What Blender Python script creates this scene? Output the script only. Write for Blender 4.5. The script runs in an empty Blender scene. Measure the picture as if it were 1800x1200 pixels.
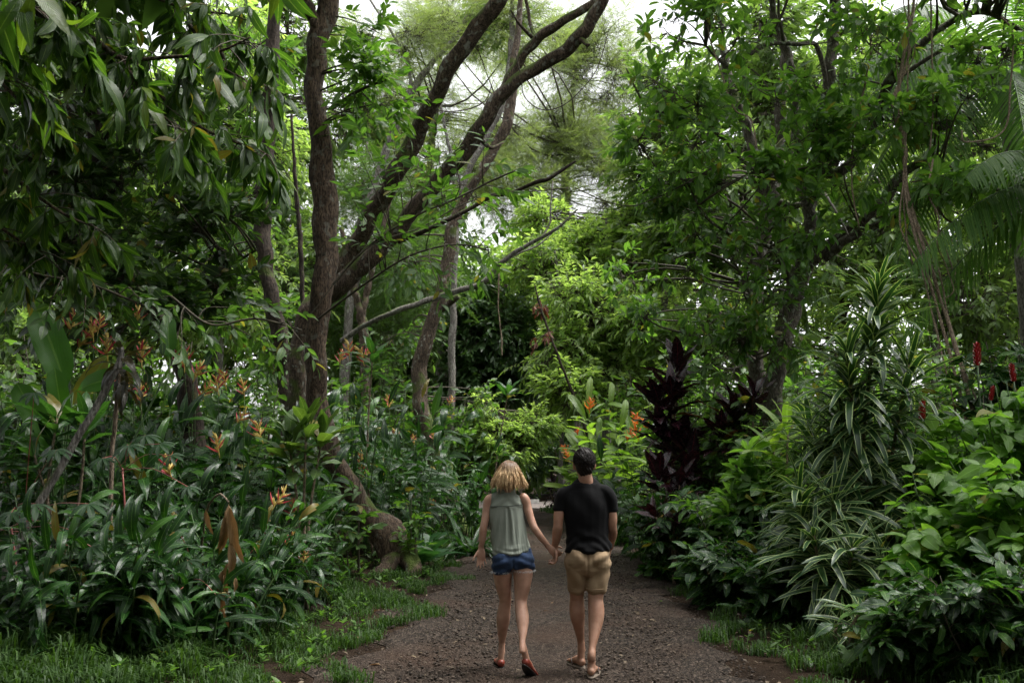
import bpy, bmesh, math, random
import numpy as np
from mathutils import Vector, Matrix
rng = np.random.default_rng(11); random.seed(5)
S = bpy.context.scene; COL = S.collection
PI = math.pi
# ---------------------------------------------------------------- camera
F = 1750.0; TH = math.atan(208 / F); CAMZ = 1.65
cd = bpy.data.cameras.new('camera'); cam = bpy.data.objects.new('camera', cd); COL.objects.link(cam)
cam.location = (0, 0, CAMZ); cam.rotation_euler = (PI / 2 + TH, 0, 0)
cd.sensor_width = 36; cd.lens = 35; cd.clip_start = 0.05; cd.clip_end = 3000
cd.dof.use_dof = True; cd.dof.focus_distance = 8.2; cd.dof.aperture_fstop = 5.0
S.camera = cam
# ---------------------------------------------------------------- sky, sun, exposure
W = bpy.data.worlds.new("World"); S.world = W; W.use_nodes = True
SUN_EL, SUN_AZ = math.radians(66), math.radians(78)      # azimuth from +Y towards +X
nt = W.node_tree; nt.nodes.clear()
sky = nt.nodes.new('ShaderNodeTexSky'); sky.sky_type = 'NISHITA'; sky.sun_disc = False
sky.sun_elevation = SUN_EL; sky.sun_rotation = SUN_AZ; sky.dust_density = 4; sky.air_density = 1.0
hs = nt.nodes.new('ShaderNodeHueSaturation'); hs.inputs['Saturation'].default_value = 0.08
bgn = nt.nodes.new('ShaderNodeBackground'); bgn.inputs[1].default_value = 0.15
wo = nt.nodes.new('ShaderNodeOutputWorld')
nt.links.new(sky.outputs[0], hs.inputs['Color']); nt.links.new(hs.outputs[0], bgn.inputs[0]); nt.links.new(bgn.outputs[0], wo.inputs[0])
sl = bpy.data.lights.new('sun', 'SUN'); sl.energy = 1.2; sl.angle = math.radians(20); sl.color = (1, .97, .92)
so = bpy.data.objects.new('sun', sl); COL.objects.link(so); so.location = (0, 0, 40)
sd = Vector((math.sin(SUN_AZ) * math.cos(SUN_EL), math.cos(SUN_AZ) * math.cos(SUN_EL), math.sin(SUN_EL)))
so.rotation_euler = sd.to_track_quat('Z', 'Y').to_euler()
S.view_settings.view_transform = 'Standard'; S.view_settings.look = 'None'; S.view_settings.gamma = 1
S.view_settings.exposure = 1.62
S.render.engine = 'CYCLES'; cy = S.cycles
cy.use_denoising = True; cy.max_bounces = 6; cy.diffuse_bounces = 4; cy.glossy_bounces = 2
cy.transmission_bounces = 3; cy.transparent_max_bounces = 4; cy.caustics_reflective = False; cy.caustics_refractive = False
cy.sample_clamp_indirect = 4

# ---------------------------------------------------------------- helpers
CT, ST = math.cos(TH), math.sin(TH)
def P(px, py, Y):
    """world point seen at photo pixel (px,py) lying in the vertical plane y = Y"""
    x = (px - 900) / F; v = (600 - py) / F
    dy = CT - v * ST; dz = ST + v * CT; t = Y / dy
    return np.array([x * t, Y, CAMZ + dz * t])
def proj(p):
    p = np.atleast_2d(p); y = p[:, 1]; z = p[:, 2] - CAMZ
    dep = y * CT + z * ST; v = -y * ST + z * CT
    dep = np.maximum(dep, .01)
    return 900 + F * p[:, 0] / dep, 600 - F * v / dep, dep
def smooth(a, b, x):
    t = np.clip((x - a) / (b - a), 0, 1); return t * t * (3 - 2 * t)
def pcx(y): return np.interp(y, [0, 8, 14, 19, 24, 30, 36, 60], [.1, .25, .6, .7, .45, 0, -.35, -1.8])
def pwd(y): return np.interp(y, [0, 8, 19, 30, 36, 60], [1.7, 1.62, 1.5, 1.35, 1.3, 1.3])
def vnoise(x, y, s=1.0):
    return (np.sin(x * 1.7 * s + 1.3) * np.cos(y * 1.3 * s + .7) + .6 * np.sin(x * 3.1 * s + y * 2.3 * s) + .4 * np.cos(x * 5.3 * s - y * 4.7 * s + 2) ) / 2
def gz(x, y):
    x = np.asarray(x, float); y = np.asarray(y, float)
    d = np.abs(x - pcx(y)) - pwd(y)
    z = .38 * smooth(-.05, 3.2, d) + .035 * vnoise(x, y, 1.4) * smooth(-.3, .8, d) + .012 * vnoise(x, y, 2.6)
    z = z + .5 * smooth(6, 25, d) + 1.2 * smooth(40, 120, y) - .035 * smooth(-.9, -1.6, d) * smooth(60, 40, y)
    return z
def G(px, Y):
    """ground point at distance Y, horizontal pixel px"""
    py = 808 + F * CAMZ / Y
    p = P(px, py, Y); return np.array([p[0], Y, float(gz(p[0], Y))])

def mesh_np(name, V, T, uv=None, mat=None, smooth_=True):
    V = np.ascontiguousarray(V, np.float32); T = np.ascontiguousarray(T, np.int32)
    me = bpy.data.meshes.new(name)
    me.vertices.add(len(V)); me.vertices.foreach_set('co', V.ravel())
    me.loops.add(T.size); me.loops.foreach_set('vertex_index', T.ravel())
    me.polygons.add(len(T)); me.polygons.foreach_set('loop_start', np.arange(0, T.size, 3, dtype=np.int32))
    try: me.polygons.foreach_set('loop_total', np.full(len(T), 3, np.int32))
    except Exception: pass
    if smooth_: me.polygons.foreach_set('use_smooth', np.ones(len(T), bool))
    if uv is not None:
        l = me.uv_layers.new(name='UVMap'); l.data.foreach_set('uv', np.ascontiguousarray(uv[T.ravel()], np.float32).ravel())
    me.update(calc_edges=True)
    if mat: me.materials.append(mat)
    return me
def link(name, data, parent=None, kind=None, label=None, cat=None, group=None, loc=None):
    o = bpy.data.objects.new(name, data); COL.objects.link(o)
    if parent is not None: o.parent = parent
    if loc is not None: o.location = loc
    if kind: o['kind'] = kind
    if label: o['label'] = label
    if cat: o['category'] = cat
    if group: o['group'] = group
    return o
def thing(name, label, cat, loc, group=None): return link(name, None, loc=tuple(float(v) for v in loc), label=label, cat=cat, group=group)

class Buf:
    def __init__(s): s.V = []; s.T = []; s.U = []; s.n = 0
    def add(s, V, T, U=None):
        V = np.asarray(V, np.float32).reshape(-1, 3); T = np.asarray(T, np.int32).reshape(-1, 3)
        if U is None: U = np.zeros((len(V), 2), np.float32)
        s.V.append(V); s.T.append(T + s.n); s.U.append(np.asarray(U, np.float32).reshape(-1, 2)); s.n += len(V); return s
    def mesh(s, name, mat, off=(0, 0, 0), smooth_=True):
        V = np.concatenate(s.V) - np.asarray(off, np.float32)
        return mesh_np(name, V, np.concatenate(s.T), np.concatenate(s.U), mat, smooth_)
    def obj(s, name, mat, parent=None, off=None, smooth_=True, **k):
        if off is None: off = tuple(parent.location) if parent is not None else (0, 0, 0)
        return link(name, s.mesh(name, mat, off, smooth_), parent, **k)
def nrm(v): return v / np.maximum(np.linalg.norm(v, axis=-1, keepdims=True), 1e-9)
def tubes(P_, R_, sides=6, ref=None, rough=0., squash=None):
    """P_ (N,K,3) centre lines, R_ (N,K) radii -> verts, tris, uv"""
    P_ = np.asarray(P_, float); R_ = np.asarray(R_, float)
    N, K, _ = P_.shape
    t = nrm(np.gradient(P_, axis=1))
    if ref is None:
        ch = nrm(P_[:, -1] - P_[:, 0]); r = nrm(np.cross(ch, rng.normal(size=(N, 3)))); ref = np.repeat(r[:, None], K, 1)
    else: ref = np.broadcast_to(np.asarray(ref, float), (N, K, 3))
    u = nrm(np.cross(t, ref)); w = np.cross(t, u)
    a = np.arange(sides) * 2 * PI / sides
    rr = R_[:, :, None] * np.ones(sides)
    if rough:
        l = np.concatenate([np.zeros((N, 1)), np.cumsum(np.linalg.norm(np.diff(P_, axis=1), axis=2), 1)], 1)[:, :, None]
        ph = rng.uniform(0, 6, (N, 1, 1))
        rr = rr * (1 + rough * (.5 * np.sin(2 * a + l * 2.2 + ph) + .4 * np.sin(3 * a - l * 3.1 + 2 * ph) + .35 * np.sin(5 * a + l * 5.7) + .3 * np.sin(l * 9 + ph + a) + .25 * np.sin(7 * a - l * 13)))
    V = P_[:, :, None] + rr[..., None] * (np.cos(a)[:, None] * u[:, :, None] + np.sin(a)[:, None] * w[:, :, None])
    V = V.reshape(-1, 3)
    i = np.arange(N)[:, None, None] * K * sides + np.arange(K - 1)[None, :, None] * sides
    j = np.arange(sides)[None, None]; j2 = (j + 1) % sides
    A = i + j; B = i + j2; C = i + sides + j2; D = i + sides + j
    T = np.stack([np.stack([A, B, C], -1), np.stack([A, C, D], -1)], -2).reshape(-1, 3)
    UV = np.stack(np.broadcast_arrays(np.broadcast_to(j / sides, (N, K, sides)), np.broadcast_to(np.linspace(0, 1, K)[None, :, None], (N, K, sides))), -1).reshape(-1, 2)
    # end caps
    e0 = (np.arange(N)[:, None] * K * sides)
    cap = []
    for m in range(1, sides - 1):
        cap.append(np.stack([e0[:, 0], e0[:, 0] + m + 1, e0[:, 0] + m], -1))
        e1 = e0[:, 0] + (K - 1) * sides; cap.append(np.stack([e1, e1 + m, e1 + m + 1], -1))
    T = np.concatenate([T] + cap)
    return V, T, UV
def catmull(pts, n):
    pts = np.asarray(pts, float); k = len(pts)
    if k == 2: return pts[0] + (pts[1] - pts[0]) * np.linspace(0, 1, n)[:, None]
    q = np.vstack([2 * pts[0] - pts[1], pts, 2 * pts[-1] - pts[-2]])
    s = np.linspace(0, k - 1 - 1e-6, n); i = s.astype(int); f = (s - i)[:, None]
    a, b, c, d = q[i], q[i + 1], q[i + 2], q[i + 3]
    return .5 * (2 * b + (c - a) * f + (2 * a - 5 * b + 4 * c - d) * f ** 2 + (-a + 3 * b - 3 * c + d) * f ** 3)
def limb_pts(pl):
    """pl: [(px,py,Y,width_px)] -> dense world pts and radii"""
    a = np.array([[*P(p[0], p[1], p[2]), p[3] / 2 * p[2] / F] for p in pl])
    L = np.linalg.norm(np.diff(a[:, :3], axis=0), axis=1).sum()
    n = int(max(8, min(90, L / max(.06, a[:, 3].mean() * .5))))
    c = catmull(a, n); return c[:, :3], np.maximum(c[:, 3], .002)
def limb(pl, sides=14, rough=.13, wob=.012):
    p, r = limb_pts(pl)
    n = len(p); s = np.arange(n)
    p = p + wob * np.stack([np.sin(s * .9 + pl[0][0]), np.sin(s * .7 + 1), .3 * np.sin(s * .6)], 1) * np.minimum(1, s / 6)[:, None] * (r[:, None] / .1).clip(.2, 1.5)
    if rough > .1: r = r * .76
    return tubes(p[None], r[None], sides, ref=(0.08, 1, .02), rough=rough), p

# ---------------------------------------------------------------- materials
def N(nt, t, **k):
    n = nt.nodes.new(t)
    for a, b in k.items():
        if a.startswith('_'): n.inputs[a[1:].replace('_', ' ')].default_value = b
        else: setattr(n, a, b)
    return n
def newmat(name):
    m = bpy.data.materials.new(name); m.use_nodes = True; nt = m.node_tree; nt.nodes.clear()
    out = nt.nodes.new('ShaderNodeOutputMaterial'); bs = nt.nodes.new('ShaderNodeBsdfPrincipled')
    nt.links.new(bs.outputs[0], out.inputs[0]); return m, nt, bs, out
def mth(nt, op, a, b=None, c=None, clamp=False):
    n = nt.nodes.new('ShaderNodeMath'); n.operation = op; n.use_clamp = clamp
    for i, v in enumerate((a, b, c)):
        if v is None: continue
        if isinstance(v, (int, float)): n.inputs[i].default_value = v
        else: nt.links.new(v, n.inputs[i])
    return n.outputs[0]
def mixc(nt, f, a, b, mode='MIX'):
    n = nt.nodes.new('ShaderNodeMix'); n.data_type = 'RGBA'; n.blend_type = mode
    for s, v in ((n.inputs[0], f), (n.inputs[6], a), (n.inputs[7], b)):
        if isinstance(v, (int, float)): s.default_value = v
        elif isinstance(v, tuple): s.default_value = (*v[:3], 1)
        else: nt.links.new(v, s)
    return n.outputs[2]
def noise(nt, scale, detail=3, vec=None, rough=.5, out=0):
    n = nt.nodes.new('ShaderNodeTexNoise'); n.inputs['Scale'].default_value = scale; n.inputs['Detail'].default_value = detail; n.inputs['Roughness'].default_value = rough
    if vec is not None: nt.links.new(vec, n.inputs['Vector'])
    return n.outputs[out]
def ramp(nt, f, stops):
    n = nt.nodes.new('ShaderNodeValToRGB'); nt.links.new(f, n.inputs[0]); e = n.color_ramp.elements
    while len(e) < len(stops): e.new(.5)
    for q, (p, c) in zip(e, stops): q.position = p; q.color = (*c[:3], 1) if isinstance(c, tuple) else (c, c, c, 1)
    return n.outputs[0]
def bump(nt, h, strength, dist, bs):
    b = nt.nodes.new('ShaderNodeBump'); b.inputs['Strength'].default_value = strength; b.inputs['Distance'].default_value = dist
    nt.links.new(h, b.inputs['Height']); nt.links.new(b.outputs[0], bs.inputs['Normal']); return b.outputs[0]
def leafmat(name, c1, c2, rough=.38, trans=.3, tcol=None, rib=(.18, .28, .08), ribw=.03, vein=14, margin=None, young=None, spec=.5, spots=0.):
    def ds(c):
        if c[1] <= c[0] or c[1] < c[2]: return c
        l = .3 * c[0] + .6 * c[1] + .1 * c[2]; return tuple(v + .04 * (l - v) for v in c)
    c1, c2 = ds(c1), ds(c2)
    m, nt, bs, out = newmat(name)
    geo = nt.nodes.new('ShaderNodeNewGeometry'); oi = nt.nodes.new('ShaderNodeObjectInfo'); tc = nt.nodes.new('ShaderNodeUVMap')
    r = mth(nt, 'FRACT', mth(nt, 'ADD', mth(nt, 'MULTIPLY', geo.outputs['Random Per Island'], 3.7), mth(nt, 'MULTIPLY', oi.outputs['Random'], 5.3)))
    col = mixc(nt, r, c1, c2)
    if young: # a few fresh yellow-green leaves
        r2 = mth(nt, 'FRACT', mth(nt, 'MULTIPLY', r, 17.3))
        col = mixc(nt, mth(nt, 'GREATER_THAN', r2, .9), col, young)
    if vein: # the odd yellowing leaf
        r3 = mth(nt, 'FRACT', mth(nt, 'MULTIPLY', r, 41.7))
        col = mixc(nt, mth(nt, 'MULTIPLY', mth(nt, 'GREATER_THAN', r3, .975), .8), col, (.24, .17, .035))
    obc = nt.nodes.new('ShaderNodeTexCoord').outputs['Object']
    nz = noise(nt, 9, 2, obc)
    col = mixc(nt, mth(nt, 'MULTIPLY', nz, .5), col, (c1[0] * .55, c1[1] * .6, c1[2] * .5))
    sx = nt.nodes.new('ShaderNodeSeparateXYZ'); nt.links.new(tc.outputs[0], sx.inputs[0])
    au = mth(nt, 'ABSOLUTE', mth(nt, 'SUBTRACT', sx.outputs[0], .5))
    if spots:
        sp = noise(nt, 60, 2, obc); col = mixc(nt, mth(nt, 'MULTIPLY', mth(nt, 'GREATER_THAN', sp, .66), spots), col, (.16, .11, .035))
    if margin:
        col = mixc(nt, mth(nt, 'GREATER_THAN', au, margin[0]), col, margin[1])
    if ribw: col = mixc(nt, mth(nt, 'MULTIPLY', mth(nt, 'LESS_THAN', au, ribw), .75), col, rib)
    nt.links.new(col, bs.inputs['Base Color']); bs.inputs['Roughness'].default_value = rough
    bs.inputs['Specular IOR Level'].default_value = spec
    rr = mth(nt, 'ADD', mth(nt, 'MULTIPLY', nz, .25), rough - .12); nt.links.new(rr, bs.inputs['Roughness'])
    if vein:
        ph = mth(nt, 'SUBTRACT', mth(nt, 'MULTIPLY', sx.outputs[1], vein * 6.283), mth(nt, 'MULTIPLY', au, vein * 5.0))
        h = mth(nt, 'ADD', mth(nt, 'SINE', ph), mth(nt, 'MULTIPLY', noise(nt, 25, 1, obc), 1.5)); bump(nt, h, .35, .004, bs)
    tr = nt.nodes.new('ShaderNodeBsdfTranslucent')
    tcn = mixc(nt, 1.0, col, tcol or (2.1, 2.25, .95), 'MULTIPLY'); nt.links.new(tcn, tr.inputs[0])
    mx = nt.nodes.new('ShaderNodeMixShader'); mx.inputs[0].default_value = trans
    nt.links.new(bs.outputs[0], mx.inputs[1]); nt.links.new(tr.outputs[0], mx.inputs[2]); nt.links.new(mx.outputs[0], out.inputs[0])
    return m
def barkmat(name, c1, c2, moss=0., scale=1., lichen=0.):
    m, nt, bs, out = newmat(name)
    tc = nt.nodes.new('ShaderNodeTexCoord').outputs['Object']
    mp = nt.nodes.new('ShaderNodeMapping'); mp.inputs['Scale'].default_value = (3 * scale, 3 * scale, .9 * scale); nt.links.new(tc, mp.inputs[0])
    n1 = noise(nt, 4, 6, mp.outputs[0], .65); n2 = noise(nt, 14, 4, mp.outputs[0], .6); n3 = noise(nt, 1.6 * scale, 3, tc)
    col = mixc(nt, ramp(nt, n1, [(.35, 0.), (.68, 1.)]), c1, c2)
    col = mixc(nt, mth(nt, 'MULTIPLY', ramp(nt, n2, [(.42, 1.), (.54, 0.)]), .8), col, (c1[0] * .35, c1[1] * .35, c1[2] * .35))
    if lichen: col = mixc(nt, mth(nt, 'MULTIPLY', ramp(nt, noise(nt, 9, 2, tc), [(.6, 0.), (.66, 1.)]), lichen), col, (.30, .32, .27))
    if moss:
        g = nt.nodes.new('ShaderNodeNewGeometry'); sx = nt.nodes.new('ShaderNodeSeparateXYZ'); nt.links.new(g.outputs['Normal'], sx.inputs[0])
        f = mth(nt, 'ADD', mth(nt, 'MULTIPLY', sx.outputs[2], .9), mth(nt, 'MULTIPLY', mth(nt, 'SUBTRACT', n3, .5), 3.2))
        f = mth(nt, 'MULTIPLY', mth(nt, 'SUBTRACT', f, .55 - moss * .5), 3, clamp=True)
        col = mixc(nt, f, col, mixc(nt, n2, (.035, .06, .012), (.10, .13, .025)))
    nt.links.new(col, bs.inputs['Base Color']); bs.inputs['Roughness'].default_value = .85; bs.inputs['Specular IOR Level'].default_value = .25
    bump(nt, mth(nt, 'ADD', n1, mth(nt, 'MULTIPLY', n2, .5)), 1., .05, bs)
    return m
def plainmat(name, c1, c2, rough=.5, scale=20, bumpd=.0, spec=.5, sheen=0., trans=0.):
    m, nt, bs, out = newmat(name)
    tc = nt.nodes.new('ShaderNodeTexCoord').outputs['Object']; n1 = noise(nt, scale, 4, tc)
    col = mixc(nt, ramp(nt, n1, [(.35, 0.), (.65, 1.)]), c1, c2); nt.links.new(col, bs.inputs['Base Color'])
    bs.inputs['Roughness'].default_value = rough; bs.inputs['Specular IOR Level'].default_value = spec
    if sheen: bs.inputs['Sheen Weight'].default_value = sheen
    if bumpd: bump(nt, n1, .6, bumpd, bs)
    if trans:
        tr = nt.nodes.new('ShaderNodeBsdfTranslucent'); nt.links.new(col, tr.inputs[0]); mx = nt.nodes.new('ShaderNodeMixShader'); mx.inputs[0].default_value = trans
        nt.links.new(bs.outputs[0], mx.inputs[1]); nt.links.new(tr.outputs[0], mx.inputs[2]); nt.links.new(mx.outputs[0], out.inputs[0])
    return m

# ---------------------------------------------------------------- leaves
PROF = {
 'lance': lambda t: np.sin(PI * np.clip(t, 0, 1) ** .72) ** .85,
 'ovate': lambda t: np.sin(PI * np.clip(t, 0, 1) ** .6) ** .8,
 'obov': lambda t: np.sin(PI * np.clip(t, 0, 1) ** 1.25) ** .85,
 'strap': lambda t: np.minimum(1, .45 + t * 2.2) * np.sqrt(np.clip(1 - t ** 3.2, 0, 1)),
 'oblong': lambda t: np.clip(1 - np.abs(2 * t - 1) ** 3.5, 0, 1) ** .6,
}
def leaf_t(L=1., Wd=.2, prof='lance', n=5, nx=2, droop=.6, fold=.25, wave=0., a0=.0, pet=.0, side=0., seed=0, tear=0.):
    r = np.random.default_rng(seed)
    t = np.linspace(0, 1, n + 1); ts = t
    ang = a0 - droop * ts
    dy = np.cos(ang); dz = np.sin(ang); dx = side * ts
    st = np.concatenate([[0], (dy[1:] + dy[:-1]) / 2 * L / n]).cumsum(); sz = np.concatenate([[0], (dz[1:] + dz[:-1]) / 2 * L / n]).cumsum()
    sx = np.concatenate([[0], (dx[1:] + dx[:-1]) / 2 * L / n]).cumsum()
    tb = (t - pet) / (1 - pet)
    w = Wd / 2 * PROF[prof](np.clip(tb, 0, 1)); w = np.where(tb < 0, 0, w); w = np.maximum(w, Wd * .02)
    V = []; U = []
    cols = np.linspace(-1, 1, nx + 1)
    wv = wave * Wd * np.sin(np.arange(n + 1) * 2.1 + seed); wv2 = wave * Wd * np.sin(np.arange(n + 1) * 1.7 + seed * 2 + 1)
    for i in range(n):
        for c in cols:
            up = fold * abs(c) * w[i] - .25 * fold * w[i] * abs(c) ** 2 * 2 + (wv[i] if c > 0 else wv2[i]) * abs(c)
            jit = 1 + tear * r.uniform(-1, .3) * (abs(c) == 1)
            V.append((sx[i] + c * w[i] * jit, st[i] - up * math.sin(ang[i]), sz[i] + up * math.cos(ang[i]))); U.append((.5 + .5 * c, t[i]))
    V.append((sx[n], st[n], sz[n])); U.append((.5, 1))
    T = []; m = nx + 1
    for i in range(n - 1):
        for j in range(nx):
            a = i * m + j; T += [(a, a + 1, a + m + 1), (a, a + m + 1, a + m)]
    for j in range(nx): T.append(((n - 1) * m + j, (n - 1) * m + j + 1, n * m))
    return np.array(V), np.array(T), np.array(U)
def far_t(Wd=.4, fold=.2, droop=.15):
    V = np.array([(0, 0, 0), (Wd / 2, .45, fold * Wd / 2), (-Wd / 2, .45, fold * Wd / 2), (0, 1, -droop)]); T = np.array([(0, 1, 3), (0, 3, 2)]); U = np.array([(.5, 0), (1, .4), (0, .4), (.5, 1)])
    return V, T, U
def merge_t(ts):
    b = Buf()
    for t in ts: b.add(*t)
    return np.concatenate(b.V), np.concatenate(b.T), np.concatenate(b.U)
def xf_t(t, M, off=(0, 0, 0), s=1.): return t[0] @ (np.asarray(M).T * s) + np.asarray(off), t[1], t[2]
def orient(d, up, roll=None):
    d = nrm(d); X = nrm(np.cross(d, up)); Z = np.cross(X, d)
    if roll is not None:
        c = np.cos(roll)[:, None]; s = np.sin(roll)[:, None]; X, Z = X * c + Z * s, Z * c - X * s
    return np.stack([X, d, Z], -1)      # columns
class Species:
    def __init__(s, name, mat, variants): s.name = name; s.mat = mat; s.t = variants; s._m = None
    @property
    def m(s):
        if s._m is None: s._m = [mesh_np(s.name, *t, s.mat) for t in s.t]
        return s._m
class Leaves:
    """collects leaves of one plant; near, large ones become parts, the rest one mass"""
    def __init__(s, sp): s.sp = sp; s.p = []; s.M = []; s.s = []
    def add(s, p, d, up, sc, roll=None):
        p = np.atleast_2d(p); s.p.append(p); s.M.append(orient(np.atleast_2d(d), np.atleast_2d(up), roll)); s.s.append(np.broadcast_to(sc, (len(p),)))
    def finish(s, root, nobj=300, name='leaf', mass='foliage', minpx=11, mat=None):
        if not s.p: return
        p = np.concatenate(s.p); M = np.concatenate(s.M); sc = np.concatenate(s.s).astype(float)
        off = np.array(root.location) if root is not None else np.zeros(3)
        x, y, dep = proj(p); size = sc * F / dep
        infr = (x > -60) & (x < 1860) & (y > -60) & (y < 1260) & (p[:, 1] > .5)
        score = np.where(infr & (size > minpx), size, 0)
        k = int(min(nobj, (score > 0).sum()))
        sel = np.zeros(len(p), bool)
        if k: sel[np.argsort(-score)[:k]] = True
        var = rng.integers(0, len(s.sp.t), len(p))
        for i in np.nonzero(sel)[0]:
            o = bpy.data.objects.new(name, s.sp.m[var[i]]); COL.objects.link(o); o.parent = root
            A = np.eye(4); A[:3, :3] = M[i] * sc[i]; A[:3, 3] = p[i] - off
            o.matrix_local = Matrix(A.tolist())
        if (~sel).any():
            b = Buf()
            for v, t in enumerate(s.sp.t):
                q = np.nonzero((~sel) & (var == v))[0]
                if not len(q): continue
                VV = np.einsum('nij,kj->nki', M[q] * sc[q][:, None, None], t[0]) + (p[q] - off)[:, None]
                TT = t[1][None] + (np.arange(len(q)) * len(t[0]))[:, None, None]
                b.add(VV.reshape(-1, 3), TT.reshape(-1, 3), np.tile(t[2], (len(q), 1)))
            b.obj(mass, s.sp.mat, root, off=(0, 0, 0), kind='stuff')

def sprays(L, p0, d, ln, n, mode='alt', A=1.0, droop=.3, sc=.1, scj=.25, sag=.25, upj=.5):
    """leafy twigs: adds leaves to L, returns twig centre lines (N,4,3)"""
    Nn = len(p0); d = nrm(d); up = np.array([0, 0, 1.]) + rng.normal(size=(Nn, 3)) * .35
    X = nrm(np.cross(d, up)); Z = np.cross(X, d); ln = np.broadcast_to(ln, (Nn,))[:, None]
    for j in range(n):
        if mode == 'alt':
            s_ = (j + .8) / n; q = p0 + d * ln * s_; q[:, 2] -= sag * ln[:, 0] * s_ ** 2
            sg = 1 if j % 2 else -1; a = A * (1.1 - .6 * s_) + rng.normal(size=Nn) * .2
            if j == n - 1: a = a * .15
            dd = d * np.cos(a)[:, None] + sg * X * np.sin(a)[:, None] + Z * rng.normal(size=(Nn, 1)) * .15
        else:
            s_ = 1 - .35 * (j / n); q = p0 + d * ln * s_; q[:, 2] -= sag * ln[:, 0] * s_ ** 2
            f = j * 2.4 + rng.normal(size=Nn) * .3; a = A * (.45 + .75 * j / n) + rng.normal(size=Nn) * .15
            dd = d * np.cos(a)[:, None] + (X * np.cos(f)[:, None] + Z * np.sin(f)[:, None]) * np.sin(a)[:, None]
        dd = nrm(dd); dd[:, 2] -= droop * (1 + rng.normal(size=Nn) * .3)
        L.add(q, dd, np.array([0, 0, 1.]) + rng.normal(size=(Nn, 3)) * upj * .6, sc * (1 + rng.normal(size=Nn) * scj).clip(.5, 1.6), rng.normal(size=Nn) * upj)
    tt = np.linspace(0, 1, 4)[None, :, None]
    tw = p0[:, None] + d[:, None] * ln[:, :, None] * tt; tw[:, :, 2] -= sag * ln * tt[:, :, 0] ** 2
    return tw
def crown(root, sp, blobs, skel=None, n=6, mode='alt', A=1., droop=.3, leaf=.1, ln=.4, nobj=0, twigmat=None, outward=.8, dirb=(0, 0, .1), sag=.25, per=10, mass='foliage', shell=.45, twr=.004, upj=.5):
    """blobs [(px,py,Y,rx_px,ry_px,ry_m,count)]"""
    L = Leaves(sp); Tw = Buf()
    for (px, py, Y, rx, rz, rd, cnt) in blobs:
        c = P(px, py, Y); R = np.array([rx * Y / F, rd, rz * Y / F])
        u = nrm(rng.normal(size=(cnt, 3))); rad = rng.uniform(0, 1, (cnt, 1)) ** shell
        # lumpy: cluster around random sub-centres
        k = max(3, cnt // per); sub = nrm(rng.normal(size=(k, 3))) * rng.uniform(.1, 1, (k, 1)) ** shell
        w = rng.integers(0, k, cnt)
        q = u * rad * .38 + sub[w] * .8
        p0 = c + q * R
        node = c + sub * .62 * R
        d = nrm(q * R) * outward + rng.normal(size=(cnt, 3)) * .45 + np.array(dirb)
        tw = sprays(L, p0, d, ln * rng.uniform(.7, 1.3, cnt), n, mode, A, droop, leaf, sag=sag, upj=upj)
        V, T, U = tubes(tw, np.array([1.3, 1., .8, .4]) * twr * np.ones((cnt, 1)), 3); Tw.add(V, T, U)
        a = node[w]; mid = (a + p0) / 2 + rng.normal(size=(cnt, 3)) * .06 * np.linalg.norm(R); mid[:, 2] -= .03
        V, T, U = tubes(np.stack([a, mid, p0], 1), np.array([2.6, 2., 1.3]) * twr * np.ones((cnt, 1)), 3); Tw.add(V, T, U)
        if skel is not None and len(skel):
            D = np.linalg.norm(skel[None] - node[:, None], axis=2); s0 = skel[D.argmin(1)]
        else: s0 = np.repeat(c[None], k, 0)
        dm = np.linalg.norm(node - s0, axis=1, keepdims=True)
        tt = np.linspace(0, 1, 6)[None, :, None]
        ctrl = (s0 + node) / 2 + rng.normal(size=(k, 3)) * .14 * dm + np.array([0, 0, .08]) * dm
        cur = (1 - tt) ** 2 * s0[:, None] + 2 * tt * (1 - tt) * ctrl[:, None] + tt ** 2 * node[:, None]
        rr = (twr * 2.4 + np.minimum(dm * .006, .022)) * np.linspace(1.3, .5, 6)[None]
        V, T, U = tubes(cur, rr, 5); Tw.add(V, T, U)
    L.finish(root, nobj, mass=mass)
    if twigmat: Tw.obj('twigs', twigmat, root, kind='stuff')
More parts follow.
